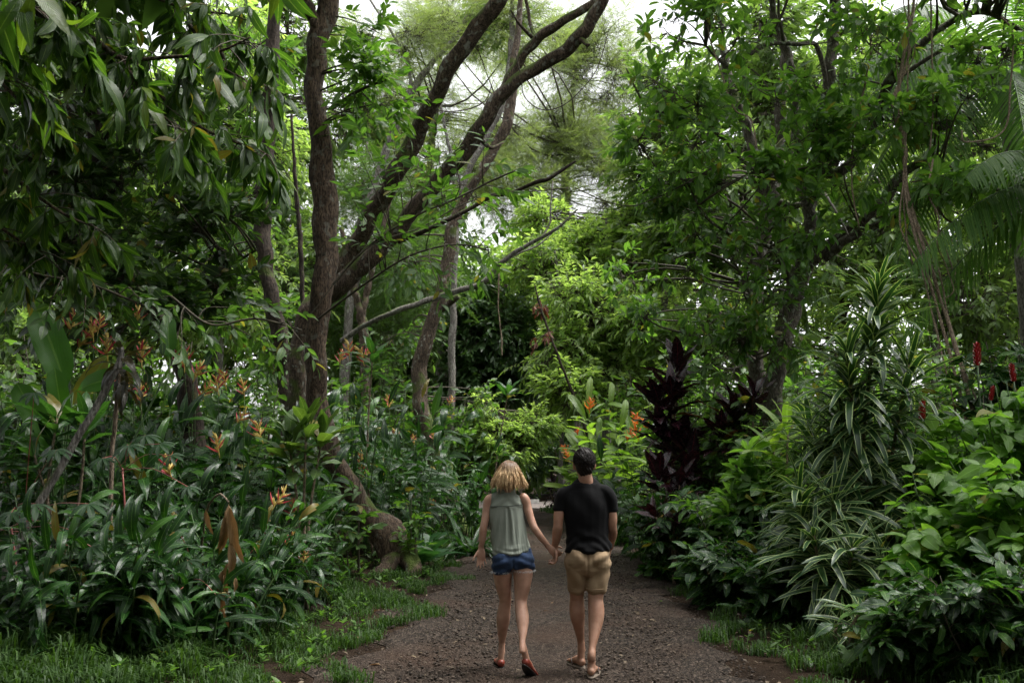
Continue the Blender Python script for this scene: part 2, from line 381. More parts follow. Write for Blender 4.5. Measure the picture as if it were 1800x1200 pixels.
# ---------------------------------------------------------------- setting: ground and path
def groundmat():
    m, nt, bs, out = newmat('soil')
    tc = nt.nodes.new('ShaderNodeTexCoord').outputs['Object']
    n1 = noise(nt, 1.2, 5, tc); n2 = noise(nt, 22, 6, tc, .7); n3 = noise(nt, 70, 3, tc)
    c = mixc(nt, ramp(nt, n1, [(.35, 0.), (.65, 1.)]), (.014, .009, .006), (.034, .021, .013))
    c = mixc(nt, ramp(nt, n2, [(.55, 0.), (.7, 1.)]), c, (.055, .037, .022))
    nt.links.new(c, bs.inputs['Base Color']); bs.inputs['Roughness'].default_value = .95; bs.inputs['Specular IOR Level'].default_value = .1
    bump(nt, mth(nt, 'ADD', n2, n3), .8, .03, bs); return m
def pathmat():
    m, nt, bs, out = newmat('wet_gravel')
    tc = nt.nodes.new('ShaderNodeTexCoord').outputs['Object']
    mp = nt.nodes.new('ShaderNodeMapping'); mp.inputs['Scale'].default_value = (1, .75, 1); nt.links.new(tc, mp.inputs[0])
    wv = nt.nodes.new('ShaderNodeVectorMath'); wv.operation = 'ADD'; nt.links.new(mp.outputs[0], wv.inputs[0])
    ns = nt.nodes.new('ShaderNodeTexNoise'); ns.inputs['Scale'].default_value = 30; nt.links.new(tc, ns.inputs['Vector'])
    sc = nt.nodes.new('ShaderNodeVectorMath'); sc.operation = 'SCALE'; sc.inputs['Scale'].default_value = .03; nt.links.new(ns.outputs['Color'], sc.inputs[0]); nt.links.new(sc.outputs[0], wv.inputs[1])
    def vor(s, f='F1', o='Distance'):
        v = nt.nodes.new('ShaderNodeTexVoronoi'); v.feature = f; v.inputs['Scale'].default_value = s; nt.links.new(wv.outputs[0], v.inputs['Vector']); return v
    v1 = vor(52); v2 = vor(110); big = noise(nt, .8, 4, tc); mid = noise(nt, 4, 5, tc, .65)
    c = ramp(nt, v1.outputs['Color'], [(.22, (.008, .006, .0045)), (.5, (.024, .017, .013)), (.8, (.085, .064, .050))])
    c2 = ramp(nt, v2.outputs['Color'], [(.22, (.007, .005, .004)), (.5, (.022, .016, .012)), (.8, (.08, .06, .046))])
    c = mixc(nt, ramp(nt, mid, [(.42, 0.), (.58, 1.)]), c, c2)
    c = mixc(nt, mth(nt, 'MULTIPLY', ramp(nt, big, [(.45, 0.), (.7, 1.)]), .6), c, (.050, .028, .018))
    nt.links.new(c, bs.inputs['Base Color'])
    r = mth(nt, 'ADD', mth(nt, 'MULTIPLY', mid, .5), .5); nt.links.new(r, bs.inputs['Roughness']); bs.inputs['Specular IOR Level'].default_value = .14
    h = mth(nt, 'ADD', mth(nt, 'MULTIPLY', v1.outputs['Distance'], -1.2), mth(nt, 'ADD', mth(nt, 'MULTIPLY', v2.outputs['Distance'], -.5), mth(nt, 'MULTIPLY', mid, .6)))
    bump(nt, h, .9, .013, bs); return m
M_soil = groundmat(); M_path = pathmat()
def grid(name, xs, ys, f, mat, **k):
    X, Y = np.meshgrid(xs, ys); X, Y, Z = f(X, Y)
    V = np.stack([X, Y, Z], -1).reshape(-1, 3); nx = len(xs)
    i = np.arange(len(ys) - 1)[:, None] * nx + np.arange(nx - 1)[None]
    T = np.concatenate([np.stack([i, i + 1, i + nx + 1], -1).reshape(-1, 3), np.stack([i, i + nx + 1, i + nx], -1).reshape(-1, 3)])
    return link(name, mesh_np(name, V, T, None, mat), **k)
def spaced(a, b, lo, hi, d): return np.concatenate([-np.geomspace(-a, -lo + .5, 14)[:-1] if a < lo else [], np.arange(lo, hi, d), np.geomspace(hi + .3, b, 16)])
grid('ground', spaced(-900, 900, -12, 12, .14), spaced(-60, 1200, -2, 42, .16), lambda X, Y: (X, Y, gz(X, Y) - .004), M_soil, kind='structure', label='dark brown forest soil under the plants')
def fpath(U, Y):
    w = pwd(Y) + .16 * np.sin(Y * 1.9 + np.sign(U)) + .12 * np.sin(Y * 4.3 + 2 * np.sign(U)) + .05 * np.sin(Y * 11)
    X = pcx(Y) + U * w
    rut = .012 * np.cos(U * PI * 2.1)
    h = rng.normal(size=X.shape) * .0045
    edge = smooth(1, .93, np.abs(U))
    return X, Y, gz(X, Y) + .012 * edge + (rut + h) * edge + .003
grid('path', np.linspace(-1, 1, 110), np.concatenate([np.arange(1, 14, .035), np.arange(14, 38, .12)]), fpath, M_path, kind='structure', label='dark wet gravel footpath running into the forest')
# crossing track at the far end with a pale concrete edge
M_conc = plainmat('weathered_concrete', (.30, .28, .27), (.42, .40, .38), .85, 6, .01)
M_grav2 = plainmat('pale_gravel', (.16, .135, .125), (.34, .29, .27), .9, 60, .01)
grid('road', np.linspace(-6.5, 3.2, 60), np.linspace(34.2, 38.6, 24), lambda X, Y: (X, Y, gz(X, Y) + .03 + .02 * smooth(34.2, 36, Y)), M_grav2, kind='structure', label='paler gravel track crossing the far end of the path')
kb = Buf()
for i in range(12):
    x0 = -6.4 + i * .62; x1 = x0 + .59; y0 = 37.2 + .1 * math.sin(i * .6)
    z0 = float(gz(x0, 37.2)); h = .20 + .01 * math.sin(i * 2.3)
    b = Buf(); vv = []
    for (x, y, z) in [(x0, y0, z0 - .1), (x1, y0, z0 - .1), (x1, y0 + .22, z0 - .1), (x0, y0 + .22, z0 - .1), (x0 + .01, y0 + .015, z0 + h), (x1 - .01, y0 + .015, z0 + h), (x1 - .01, y0 + .2, z0 + h), (x0 + .01, y0 + .2, z0 + h)]: vv.append((x, y, z))
    b.add(vv, [(0, 1, 5), (0, 5, 4), (1, 2, 6), (1, 6, 5), (2, 3, 7), (2, 7, 6), (3, 0, 4), (3, 4, 7), (4, 5, 6), (4, 6, 7)])
    if i == 0: kroot = thing('edging_wall', 'low pale concrete edging at the far end of the path', 'wall', (x0, 37.3, z0))
    b.obj('block', M_conc, kroot, smooth_=False)

# loose stones, chips and litter on the path
def ico():
    bm = bmesh.new(); bmesh.ops.create_icosphere(bm, subdivisions=1, radius=1); V = np.array([v.co[:] for v in bm.verts]); T = np.array([[v.index for v in f.verts] for f in bm.faces]); bm.free(); return V, T
IV, IT = ico()
M_stone = leafmat('gravel_stone', (.014, .010, .008), (.11, .082, .062), .7, 0, ribw=0, vein=0, spec=.2)
def scatter_path(n, y0, y1):
    y = y0 + (y1 - y0) * rng.uniform(0, 1, n) ** 1.5; u = rng.uniform(-1.03, 1.03, n); x = pcx(y) + u * pwd(y); return x, y
n = 24000; x, y = scatter_path(n, 6.6, 22)
s = .004 + .011 * rng.uniform(0, 1, n) ** 4; V = np.zeros((n, 12, 3))
for c in range(3): V[:, :, c] = IV[None, :, c] * (1 + .3 * rng.normal(size=(n, 12))) * s[:, None] * (1.3, 1.1, .6)[c]
an = rng.uniform(0, 6.28, n); ca, sa = np.cos(an)[:, None], np.sin(an)[:, None]; Vx = V[:, :, 0] * ca - V[:, :, 1] * sa; Vy = V[:, :, 0] * sa + V[:, :, 1] * ca
V = np.stack([Vx + x[:, None], Vy + y[:, None], V[:, :, 2] + (gz(x, y) + .018)[:, None]], -1)
T = (IT[None] + (np.arange(n) * 12)[:, None, None]).reshape(-1, 3)
link('gravel', mesh_np('gravel', V.reshape(-1, 3), T, np.zeros((n * 12, 2)), M_stone, False), kind='stuff', label='loose dark gravel chips scattered over the path')

# ---------------------------------------------------------------- species
DK = dict(rough=.33, trans=.22)
M_mango = leafmat('long_drooping_leaf', (.026, .070, .008), (.060, .125, .016), .36, .42, vein=12, rib=(.16, .24, .06), young=(.11, .17, .02), spec=.4)
M_round = leafmat('dark_round_leaf', (.020, .055, .010), (.045, .095, .016), .34, .36, vein=8)
M_lit = leafmat('bright_small_leaf', (.05, .13, .018), (.11, .21, .03), .4, .42, vein=0)
M_avo = leafmat('fresh_green_leaf', (.055, .135, .022), (.115, .22, .045), .38, .5, vein=8, young=(.12, .22, .04))
M_avod = leafmat('deep_green_leaf', (.042, .105, .020), (.090, .175, .035), .35, .46, vein=8)
M_gin = leafmat('glossy_ginger_leaf', (.009, .036, .006), (.022, .074, .012), .24, .25, vein=18, rib=(.10, .20, .05), young=(.05, .13, .02), spec=.36)
M_ban = leafmat('banana_like_leaf', (.045, .15, .014), (.075, .20, .02), .36, .45, vein=26, rib=(.14, .26, .06))
M_hel = leafmat('bright_heliconia_leaf', (.10, .19, .02), (.20, .30, .04), .38, .45, vein=22, rib=(.22, .36, .10))
M_bur = leafmat('burgundy_leaf', (.012, .005, .008), (.030, .009, .014), .26, .10, tcol=(1.6, .6, .6), vein=16, rib=(.09, .02, .03))
M_drac = leafmat('striped_leaf', (.018, .06, .015), (.032, .085, .022), .36, .25, vein=0, margin=(.37, (.33, .42, .18)), rib=(.03, .10, .03), ribw=.02)
M_cof = leafmat('dark_glossy_shrub_leaf', (.012, .045, .009), (.028, .082, .016), .26, .24, vein=10, young=(.07, .16, .03), spec=.36)
M_lime = leafmat('lime_shrub_leaf', (.075, .18, .022), (.16, .30, .04), .38, .42, vein=10, rib=(.2, .34, .1))
M_cas = leafmat('cassava_leaf', (.012, .042, .013), (.024, .068, .020), .45, .3, vein=10, rib=(.08, .14, .05), spec=.3)
M_ti = leafmat('green_ti_leaf', (.025, .085, .018), (.05, .13, .025), .3, .3, vein=16, rib=(.1, .2, .05))
M_palm = leafmat('palm_leaflet', (.035, .10, .015), (.07, .15, .02), .5, .4, vein=0, ribw=.03, spec=.3)
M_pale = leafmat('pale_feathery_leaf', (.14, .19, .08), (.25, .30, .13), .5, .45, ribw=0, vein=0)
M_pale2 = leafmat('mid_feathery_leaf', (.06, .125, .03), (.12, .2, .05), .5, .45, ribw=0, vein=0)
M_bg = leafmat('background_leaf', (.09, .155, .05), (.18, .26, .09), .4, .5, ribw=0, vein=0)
M_bgl = leafmat('sunlit_toned_leaf', (.18, .28, .09), (.34, .44, .17), .38, .55, ribw=0, vein=0)  # light of the clearing put into a paler leaf colour
M_bgd = leafmat('shade_toned_leaf', (.040, .09, .028), (.075, .14, .042), .35, .25, ribw=0, vein=0)  # darker copy of the background leaf, shade put into its colour
M_dead = leafmat('dead_leaf', (.20, .12, .055), (.34, .22, .11), .7, .15, tcol=(1.3, 1, .7), vein=6, ribw=0)
M_rust = leafmat('rusty_leaf', (.14, .06, .035), (.24, .11, .06), .6, .3, tcol=(1.4, .8, .6), ribw=0, vein=0)
M_grass = leafmat('grass_blade', (.020, .052, .009), (.052, .105, .020), .55, .3, ribw=0, vein=0, spec=.2)
M_fern = leafmat('fern_leaflet', (.03, .10, .03), (.05, .14, .045), .45, .35, ribw=0, vein=0)
B_main = barkmat('red_brown_bark', (.060, .042, .030), (.18, .125, .085), .05, 1.2, .25)
B_moss = barkmat('mossy_bark', (.05, .036, .025), (.17, .125, .09), .75, 1.3, .5)
B_dark = barkmat('dark_bark', (.03, .022, .016), (.075, .055, .04), .25)
B_avo = barkmat('speckled_grey_bark', (.06, .052, .038), (.16, .14, .105), .5, 1.4, .6)
B_grey = barkmat('pale_grey_bark', (.14, .125, .11), (.30, .28, .25), .2, 1.2, .6)
B_vine = barkmat('vine_bark', (.22, .16, .11), (.42, .33, .24), .0, 2.)
B_twig = plainmat('twig', (.035, .03, .018), (.08, .065, .04), .8, 15)
B_gtwig = plainmat('green_twig', (.03, .07, .02), (.07, .12, .03), .6, 15)
M_redst = plainmat('red_petiole', (.22, .05, .045), (.33, .10, .08), .5, 15)

def vr(cnt_, **k):
    out = []
    for i in range(cnt_):
        kk = dict(k); kk['seed'] = i; kk['droop'] = k.get('droop', .5) * (.6 + .35 * i); kk['side'] = (-.12, .1, .2, -.2, 0)[i % 5]; out.append(leaf_t(**kk))
    return out
SP = {}
def sp(key, mat, v, name='leaf'): SP[key] = Species(name, mat, v)
sp('mango', M_mango, vr(4, Wd=.25, prof='lance', n=6, droop=.7, fold=.35, wave=.05, pet=.08))
sp('round', M_round, vr(3, Wd=.52, prof='ovate', n=4, droop=.4, fold=.3, pet=.08))
sp('ell', M_avod, vr(3, Wd=.42, prof='lance', n=4, droop=.4, fold=.3, pet=.06))
sp('lit', M_lit, vr(3, Wd=.42, prof='lance', n=3, droop=.4, fold=.3))
sp('avo', M_avo, vr(4, Wd=.40, prof='obov', n=4, droop=.5, fold=.35, wave=.03, pet=.05))
sp('avod', M_avod, vr(3, Wd=.42, prof='obov', n=3, droop=.5, fold=.3))
sp('gin', M_gin, vr(5, Wd=.21, prof='lance', n=7, nx=4, droop=1.25, fold=.3, wave=.05, pet=.04))
sp('gin2', M_gin, vr(5, Wd=.17, prof='lance', n=6, nx=2, droop=1.5, fold=.35, wave=.06, pet=.04))
sp('ban', M_ban, vr(3, Wd=.32, prof='oblong', n=10, nx=4, droop=.7, fold=.35, wave=.03, pet=.16, tear=.08))
sp('hel', M_hel, vr(4, Wd=.2, prof='oblong', n=7, nx=4, droop=.7, fold=.35, wave=.03, pet=.12))
sp('bur', M_bur, vr(4, Wd=.3, prof='lance', n=7, nx=4, droop=.5, fold=.4, wave=.06, pet=.08))
sp('ti', M_ti, vr(4, Wd=.27, prof='lance', n=7, nx=4, droop=.7, fold=.35, wave=.06, pet=.1))
sp('drac', M_drac, vr(5, Wd=.105, prof='strap', n=8, nx=4, droop=.85, fold=.35, wave=.02))
sp('cof', M_cof, vr(4, Wd=.42, prof='lance', n=5, nx=2, droop=.6, fold=.3, wave=.08, pet=.05))
sp('lime', M_lime, vr(4, Wd=.55, prof='ovate', n=5, nx=2, droop=.6, fold=.25, wave=.04, pet=.08))
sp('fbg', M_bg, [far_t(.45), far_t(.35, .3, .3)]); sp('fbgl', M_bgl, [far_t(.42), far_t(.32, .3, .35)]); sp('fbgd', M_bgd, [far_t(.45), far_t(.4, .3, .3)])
sp('rust', M_rust, [far_t(.35, .3, .3)])
sp('dead', M_dead, vr(3, Wd=.18, prof='lance', n=7, nx=4, droop=.8, fold=1.2, wave=.2))
def feather(nl=11, L=1., ll=.28, w=.022, seed=0):
    r = np.random.default_rng(seed); V = []; T = []; U = []
    for j in range(nl):
        t = (j + .5) / nl; sg = 1 if j % 2 else -1
        b = np.array([0, t * L, -.25 * t * t]); a = .55 + r.normal() * .15
        d = np.array([sg * math.sin(a), math.cos(a), -.25 + r.normal() * .15]); e = b + d * ll * (1.1 - .4 * t); q = np.array([0, w, 0]) if abs(math.sin(a)) > .5 else np.array([w, 0, 0])
        k = len(V); V += [b - q, b + q, e]; T.append((k, k + 1, k + 2)); U += [(.5, 0)] * 3
    return np.array(V), np.array(T), np.array(U)
sp('fea', M_pale, [feather(seed=i) for i in range(3)]); sp('fea2', M_pale2, [feather(seed=i + 5, nl=12, w=.03) for i in range(3)])
def palmate(nl=7, seed=0):
    ts = []; r = np.random.default_rng(seed)
    for j in range(nl):
        a = (j - (nl - 1) / 2) * .62; l = 1 - .055 * abs(j - (nl - 1) / 2) ** 1.6
        t = leaf_t(1, .24, 'obov', 5, 2, droop=.8, fold=.35, seed=seed + j)
        c, s_ = math.cos(a), math.sin(a); ts.append(xf_t(t, [[c, s_, 0], [-s_, c, 0], [0, 0, 1]], (0, 0, 0), l * .42))
    return merge_t(ts)
sp('cas', M_cas, [palmate(7, 1), palmate(6, 2), palmate(5, 3)])
def fernleaf(n=16, seed=0):
    ts = []
    for j in range(n):
        t = (j + 1) / (n + 1); l = .32 * math.sin(PI * (t * .85 + .12)); 
        y = t; z = .25 * t - .6 * t * t
        for sg in (-1, 1):
            a = sg * 1.25; lf = leaf_t(1, .28, 'lance', 3, 2, droop=.3, fold=.2); c, s_ = math.cos(a), math.sin(a)
            ts.append(xf_t(lf, [[c, s_, 0], [-s_, c, 0], [0, 0, 1]], (0, y, z), l))
    return merge_t(ts)
sp('fern', M_fern, [fernleaf()])

def tree(name, label, base, mat, limbs, group=None, cat='tree', names=None, sides=14):
    r = thing(name, label, cat, base, group); sk = []
    for i, l in enumerate(limbs):
        (V, T, U), p = limb(l, sides if i == 0 else 10, rough=.16)
        b = Buf(); b.add(V, T, U); b.obj((names[i] if names else ('trunk' if i == 0 else 'branch')), mat, r); sk.append(p)
    return r, np.concatenate(sk)

# ---------------------------------------------------------------- background forest (far first)
def bgtree(name, label, px, Y, topy, wpx, barkm, sp_, blobs, group=None, **kw):
    b = G(px, Y); py0 = float(proj(b)[1][0])
    l = [(px, py0 + 4, Y, wpx * 1.3), (px + wpx * .3, py0 * .7 + topy * .3, Y, wpx), (px - wpx * .6, py0 * .35 + topy * .65, Y, wpx * .8), (px + wpx * .3, topy, Y, wpx * .3)]
    r, sk = tree(name, label, b, barkm, [l], group, sides=8)
    crown(r, SP[sp_], blobs, sk, twigmat=B_twig, **kw); return r
gf = dict(n=9, mode='alt', leaf=.43, ln=.8, droop=.08, outward=.6, twr=.004, per=30, upj=1.)
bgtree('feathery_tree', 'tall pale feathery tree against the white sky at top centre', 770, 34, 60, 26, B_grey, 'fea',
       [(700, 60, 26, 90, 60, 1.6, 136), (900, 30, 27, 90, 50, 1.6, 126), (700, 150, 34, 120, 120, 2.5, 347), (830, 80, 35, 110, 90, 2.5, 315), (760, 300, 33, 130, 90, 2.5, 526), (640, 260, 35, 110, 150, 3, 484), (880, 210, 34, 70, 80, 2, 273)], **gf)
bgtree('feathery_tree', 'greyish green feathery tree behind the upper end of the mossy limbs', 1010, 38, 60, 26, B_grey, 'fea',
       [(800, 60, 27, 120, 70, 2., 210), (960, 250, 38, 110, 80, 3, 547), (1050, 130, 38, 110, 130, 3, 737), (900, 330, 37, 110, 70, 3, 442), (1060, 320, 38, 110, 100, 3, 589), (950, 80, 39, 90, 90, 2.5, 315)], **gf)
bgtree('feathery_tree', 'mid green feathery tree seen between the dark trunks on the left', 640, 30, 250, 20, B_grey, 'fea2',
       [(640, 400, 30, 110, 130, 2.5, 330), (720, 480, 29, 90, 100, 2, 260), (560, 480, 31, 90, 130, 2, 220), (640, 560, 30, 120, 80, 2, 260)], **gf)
hf = dict(n=9, mode='alt', leaf=.24, ln=.55, droop=.35, outward=.8, twr=.007, per=7, A=.9)
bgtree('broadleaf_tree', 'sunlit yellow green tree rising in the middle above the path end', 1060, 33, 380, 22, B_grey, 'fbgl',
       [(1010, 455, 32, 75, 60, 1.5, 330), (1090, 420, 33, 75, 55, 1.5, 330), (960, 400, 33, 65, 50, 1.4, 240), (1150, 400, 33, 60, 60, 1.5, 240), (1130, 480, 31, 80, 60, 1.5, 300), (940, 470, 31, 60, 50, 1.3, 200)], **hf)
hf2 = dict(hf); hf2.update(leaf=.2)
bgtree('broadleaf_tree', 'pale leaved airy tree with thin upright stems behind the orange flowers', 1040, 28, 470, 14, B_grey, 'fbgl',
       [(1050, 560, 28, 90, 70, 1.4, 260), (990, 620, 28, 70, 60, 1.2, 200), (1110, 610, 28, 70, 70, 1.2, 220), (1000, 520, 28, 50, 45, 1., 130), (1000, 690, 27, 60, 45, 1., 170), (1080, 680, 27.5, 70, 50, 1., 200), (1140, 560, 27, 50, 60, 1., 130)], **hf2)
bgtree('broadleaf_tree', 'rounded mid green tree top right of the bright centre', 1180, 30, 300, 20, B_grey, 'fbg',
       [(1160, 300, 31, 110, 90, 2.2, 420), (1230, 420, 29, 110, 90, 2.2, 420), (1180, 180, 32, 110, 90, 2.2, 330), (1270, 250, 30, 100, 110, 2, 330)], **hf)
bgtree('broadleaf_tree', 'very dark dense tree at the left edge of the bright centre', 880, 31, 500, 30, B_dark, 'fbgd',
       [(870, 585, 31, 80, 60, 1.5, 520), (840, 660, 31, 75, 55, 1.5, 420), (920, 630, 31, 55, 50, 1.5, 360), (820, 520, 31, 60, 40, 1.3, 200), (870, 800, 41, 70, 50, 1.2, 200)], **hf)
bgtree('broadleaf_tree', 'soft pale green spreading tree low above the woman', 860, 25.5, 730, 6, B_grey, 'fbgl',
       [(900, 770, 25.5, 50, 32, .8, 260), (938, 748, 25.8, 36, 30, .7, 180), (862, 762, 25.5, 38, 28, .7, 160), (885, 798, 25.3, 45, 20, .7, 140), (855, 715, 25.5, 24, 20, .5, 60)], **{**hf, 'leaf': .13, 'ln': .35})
rr_, sk_ = tree('broadleaf_tree', 'small leaning tree with hanging rusty brown leaves in the dark centre', G(1080, 25.5), B_dark, [[(1080, 925, 25.5, 9), (1052, 820, 25.5, 8), (1010, 700, 25.6, 7), (975, 610, 25.6, 6), (950, 540, 25.6, 5), (940, 500, 25.6, 3)]], sides=7)
crown(rr_, SP['rust'], [(943, 550, 25.6, 12, 16, .2, 5), (950, 592, 25.6, 11, 12, .2, 4)], sk_, twigmat=B_twig, **{**hf, 'leaf': .19, 'droop': 1.6, 'ln': .3, 'n': 7})
# wall of mid-distance wood, left, centre and right
k = 0
for (px, Y, ty, key, lab) in [(-60, 27, 40, 'fbg', 'green tree half hidden at the far left edge'), (110, 25, 60, 'fbg', 'dark tree behind the large upright banana-like leaf'), (230, 29, 130, 'fbgl', 'yellowish tree glimpsed through the dark leaves on the left'), (380, 27, 80, 'fbgl', 'light green tree seen through gaps left of the tall brown trunk'),
        (500, 32, 40, 'fbg', 'tall green tree behind the top of the brown trunk'), (1330, 27, 40, 'fbg', 'leafy tree filling the gap behind the speckled avocado limbs'), (1480, 30, 60, 'fbgl', 'bright tree behind the avocado trunk and vines'), (1640, 28, 90, 'fbg', 'green tree behind the tan vine bundle'),
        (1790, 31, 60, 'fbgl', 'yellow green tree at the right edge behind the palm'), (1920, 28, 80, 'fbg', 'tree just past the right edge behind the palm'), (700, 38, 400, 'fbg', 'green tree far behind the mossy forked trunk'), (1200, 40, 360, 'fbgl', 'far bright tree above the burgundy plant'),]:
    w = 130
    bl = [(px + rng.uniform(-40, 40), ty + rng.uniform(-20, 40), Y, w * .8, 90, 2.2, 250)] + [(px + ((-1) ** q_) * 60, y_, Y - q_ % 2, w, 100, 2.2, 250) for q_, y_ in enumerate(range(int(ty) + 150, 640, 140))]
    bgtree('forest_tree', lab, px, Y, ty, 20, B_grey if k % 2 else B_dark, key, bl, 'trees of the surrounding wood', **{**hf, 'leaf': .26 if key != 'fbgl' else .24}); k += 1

# closed forest beyond; unseen leaves around and behind the viewpoint shade the banks
def woodmass(name, lab, sp_, boxes, leaf, n=8, ln=.8, twr=.006):
    L = Leaves(SP[sp_]); r = None
    for (x0, x1, y0, y1, z0, z1, cnt) in boxes:
        p = rng.uniform([x0, y0, z0], [x1, y1, z1], (cnt, 3)); k = max(4, cnt // 18); c = rng.uniform([x0, y0, z0], [x1, y1, z1], (k, 3)); w = rng.integers(0, k, cnt); p = p * .35 + c[w] * .65
        sprays(L, p, nrm(rng.normal(size=(cnt, 3)) + [0, -.3, .1]), ln * rng.uniform(.6, 1.3, cnt), n, 'alt', 1., .3, leaf)
    p = np.concatenate(L.p); M = np.concatenate(L.M); sc = np.concatenate(L.s); var = rng.integers(0, len(L.sp.t), len(p)); b = Buf()
    for v, t in enumerate(L.sp.t):
        q = np.nonzero(var == v)[0]; VV = np.einsum('nij,kj->nki', M[q] * sc[q][:, None, None], t[0]) + p[q][:, None]; TT = t[1][None] + (np.arange(len(q)) * len(t[0]))[:, None, None]; b.add(VV.reshape(-1, 3), TT.reshape(-1, 3), np.tile(t[2], (len(q), 1)))
    return b.obj(name, L.sp.mat, kind='stuff', label=lab)
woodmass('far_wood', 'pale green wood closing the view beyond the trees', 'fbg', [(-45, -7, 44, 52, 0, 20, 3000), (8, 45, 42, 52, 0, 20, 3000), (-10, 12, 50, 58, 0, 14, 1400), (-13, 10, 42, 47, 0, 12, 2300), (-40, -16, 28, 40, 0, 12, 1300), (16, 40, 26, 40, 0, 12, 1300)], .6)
woodmass('undergrowth', 'low green undergrowth under the trees behind both banks', 'fbg', [(-16, -3, 24, 34, 0, 3.2, 700), (3, 17, 26, 34, 0, 3.4, 800), (-3.5, -1.5, 29, 36, 0, 2.2, 120), (-16, -8, 15, 24, 0, 3, 380), (8, 16, 15, 26, 0, 3, 420)], .24, ln=.5)
woodmass('undergrowth', 'dark undergrowth at the end of the path past the edging', 'fbgd', [(-6, 4.5, 40, 43, 0, 3.6, 460)], .24, ln=.5)
woodmass('shading_canopy', 'unseen canopy around and behind the viewpoint, thickened to shade the left bank', 'fbgd', [(-16, -2.6, -4, 6.8, 5.2, 9, 2400), (4, 16, -4, 6.8, 5.2, 9, 700), (-16, 16, -14, -3, .5, 10, 2200), (-18, -7, -6, 9, 0, 7, 700), (7.5, 18, -6, 8, 0, 7, 550), (-14, -3.4, 7, 15, 8.8, 12, 2000), (5.5, 14, 8, 14, 9, 12, 350), (-9, -1.2, 2.5, 6.8, 6.0, 8.5, 1000), (-3, 4.5, -5, 2, 4.5, 7.5, 800), (-9, -2.6, 7.4, 9.4, 6.6, 8.4, 850)], .42)  # leaf masses outside the frame, added to cut skylight on the left bank
# ---------------------------------------------------------------- main trees, left
# tall brown trunk with leaning root end
r1, sk1 = tree('tall_tree', 'tall smooth brown tree whose foot leans out over the left verge', G(700, 14.9), B_main, [
    [(722, 1030, 14.9, 96), (702, 988, 14.8, 72), (668, 938, 14.7, 58), (622, 868, 14.5, 52), (580, 790, 14.2, 50), (558, 710, 14.1, 46), (556, 640, 14, 46), (560, 560, 14, 50), (568, 500, 14, 54), (573, 420, 14, 54), (570, 340, 14, 56), (562, 250, 14, 50), (552, 150, 14, 46), (560, 80, 14, 46), (575, 10, 14, 48), (590, -80, 14, 44), (620, -300, 14, 30), (640, -480, 14, 14)],
    [(565, 60, 14, 30), (545, 20, 13.9, 30), (525, -30, 13.8, 28), (500, -150, 13.6, 22), (440, -330, 13.4, 10)]])
for (pl, w) in [([(690, 985, 14.6, 46), (672, 1005, 14.2, 34), (655, 1022, 13.9, 18), (640, 1030, 13.7, 6)], 1), ([(708, 960, 14.7, 50), (724, 1000, 14.4, 40), (716, 1028, 14.1, 22), (708, 1046, 13.9, 8)], 1), ([(640, 900, 14.8, 40), (690, 930, 15.1, 44), (712, 975, 15.2, 46), (720, 1010, 15.2, 54)], 1)]:
    (V, T, U), p = limb(pl, 10, rough=.3); Buf().add(V, T, U).obj('root', B_main, r1)
crown(r1, SP['lit'], [(650, 135, 13.7, 50, 50, .5, 46), (640, 60, 14, 40, 35, .5, 20), (655, 180, 13.6, 40, 25, .4, 24)], sk1, n=8, mode='alt', leaf=.17, ln=.5, droop=.25, nobj=240, twigmat=B_twig, twr=.003)
crown(r1, SP['ell'], [(520, -210, 13.5, 300, 110, 2.2, 330), (380, -200, 12, 300, 120, 2.5, 260)], sk1, n=7, leaf=.2, ln=.5, nobj=0, twigmat=B_twig, mass='upper_foliage')
# leaning forked tree with mossy limbs
r2, sk2 = tree('leaning_tree', 'mossy tree with two long limbs leaning right across the white sky', G(515, 16.6), B_moss, [
    [(512, 960, 16.6, 50), (516, 800, 16.6, 42), (522, 680, 16.5, 44), (532, 590, 16.5, 50), (556, 530, 16.5, 52), (590, 480, 16.5, 46), (625, 430, 16.4, 42), (660, 365, 16, 42), (700, 300, 15.6, 42), (742, 215, 15.2, 40), (785, 130, 14.6, 40), (835, 55, 14.2, 38), (885, -15, 13.8, 36), (960, -160, 13.2, 28), (1030, -320, 12.8, 14)],
    [(548, 545, 16.5, 40), (600, 498, 16.3, 46), (650, 455, 16.1, 42), (700, 400, 15.9, 40), (760, 330, 15.6, 38), (810, 275, 15.3, 38), (850, 215, 15, 36), (888, 160, 14.8, 34), (940, 122, 14.6, 32), (985, 95, 14.4, 32), (1022, 60, 14.2, 32), (1052, 15, 14, 28), (1080, -50, 13.8, 24), (1140, -200, 13.4, 12)],
    [(878, 175, 14.9, 30), (905, 120, 14.9, 24), (938, 75, 14.8, 24), (985, 40, 14.6, 20), (1040, 8, 14.4, 18), (1100, -50, 14.2, 12)],
    [(942, 72, 14.8, 12), (932, 40, 15, 8), (925, 0, 15, 8), (915, -40, 15, 6)], [(936, 66, 14.8, 12), (915, 45, 14.6, 7), (898, 18, 14.5, 5)],
    [(1018, 68, 14.2, 14), (1028, 74, 14.1, 12), (1034, 80, 14, 9)], [(842, 240, 15.1, 16), (862, 260, 15.3, 10), (885, 250, 15.6, 6)]], sides=16)
crown(r2, SP['ell'], [(1050, -230, 13.5, 180, 80, 2.2, 110)], sk2, n=7, leaf=.16, ln=.5, nobj=0, twigmat=B_twig, mass='upper_foliage')
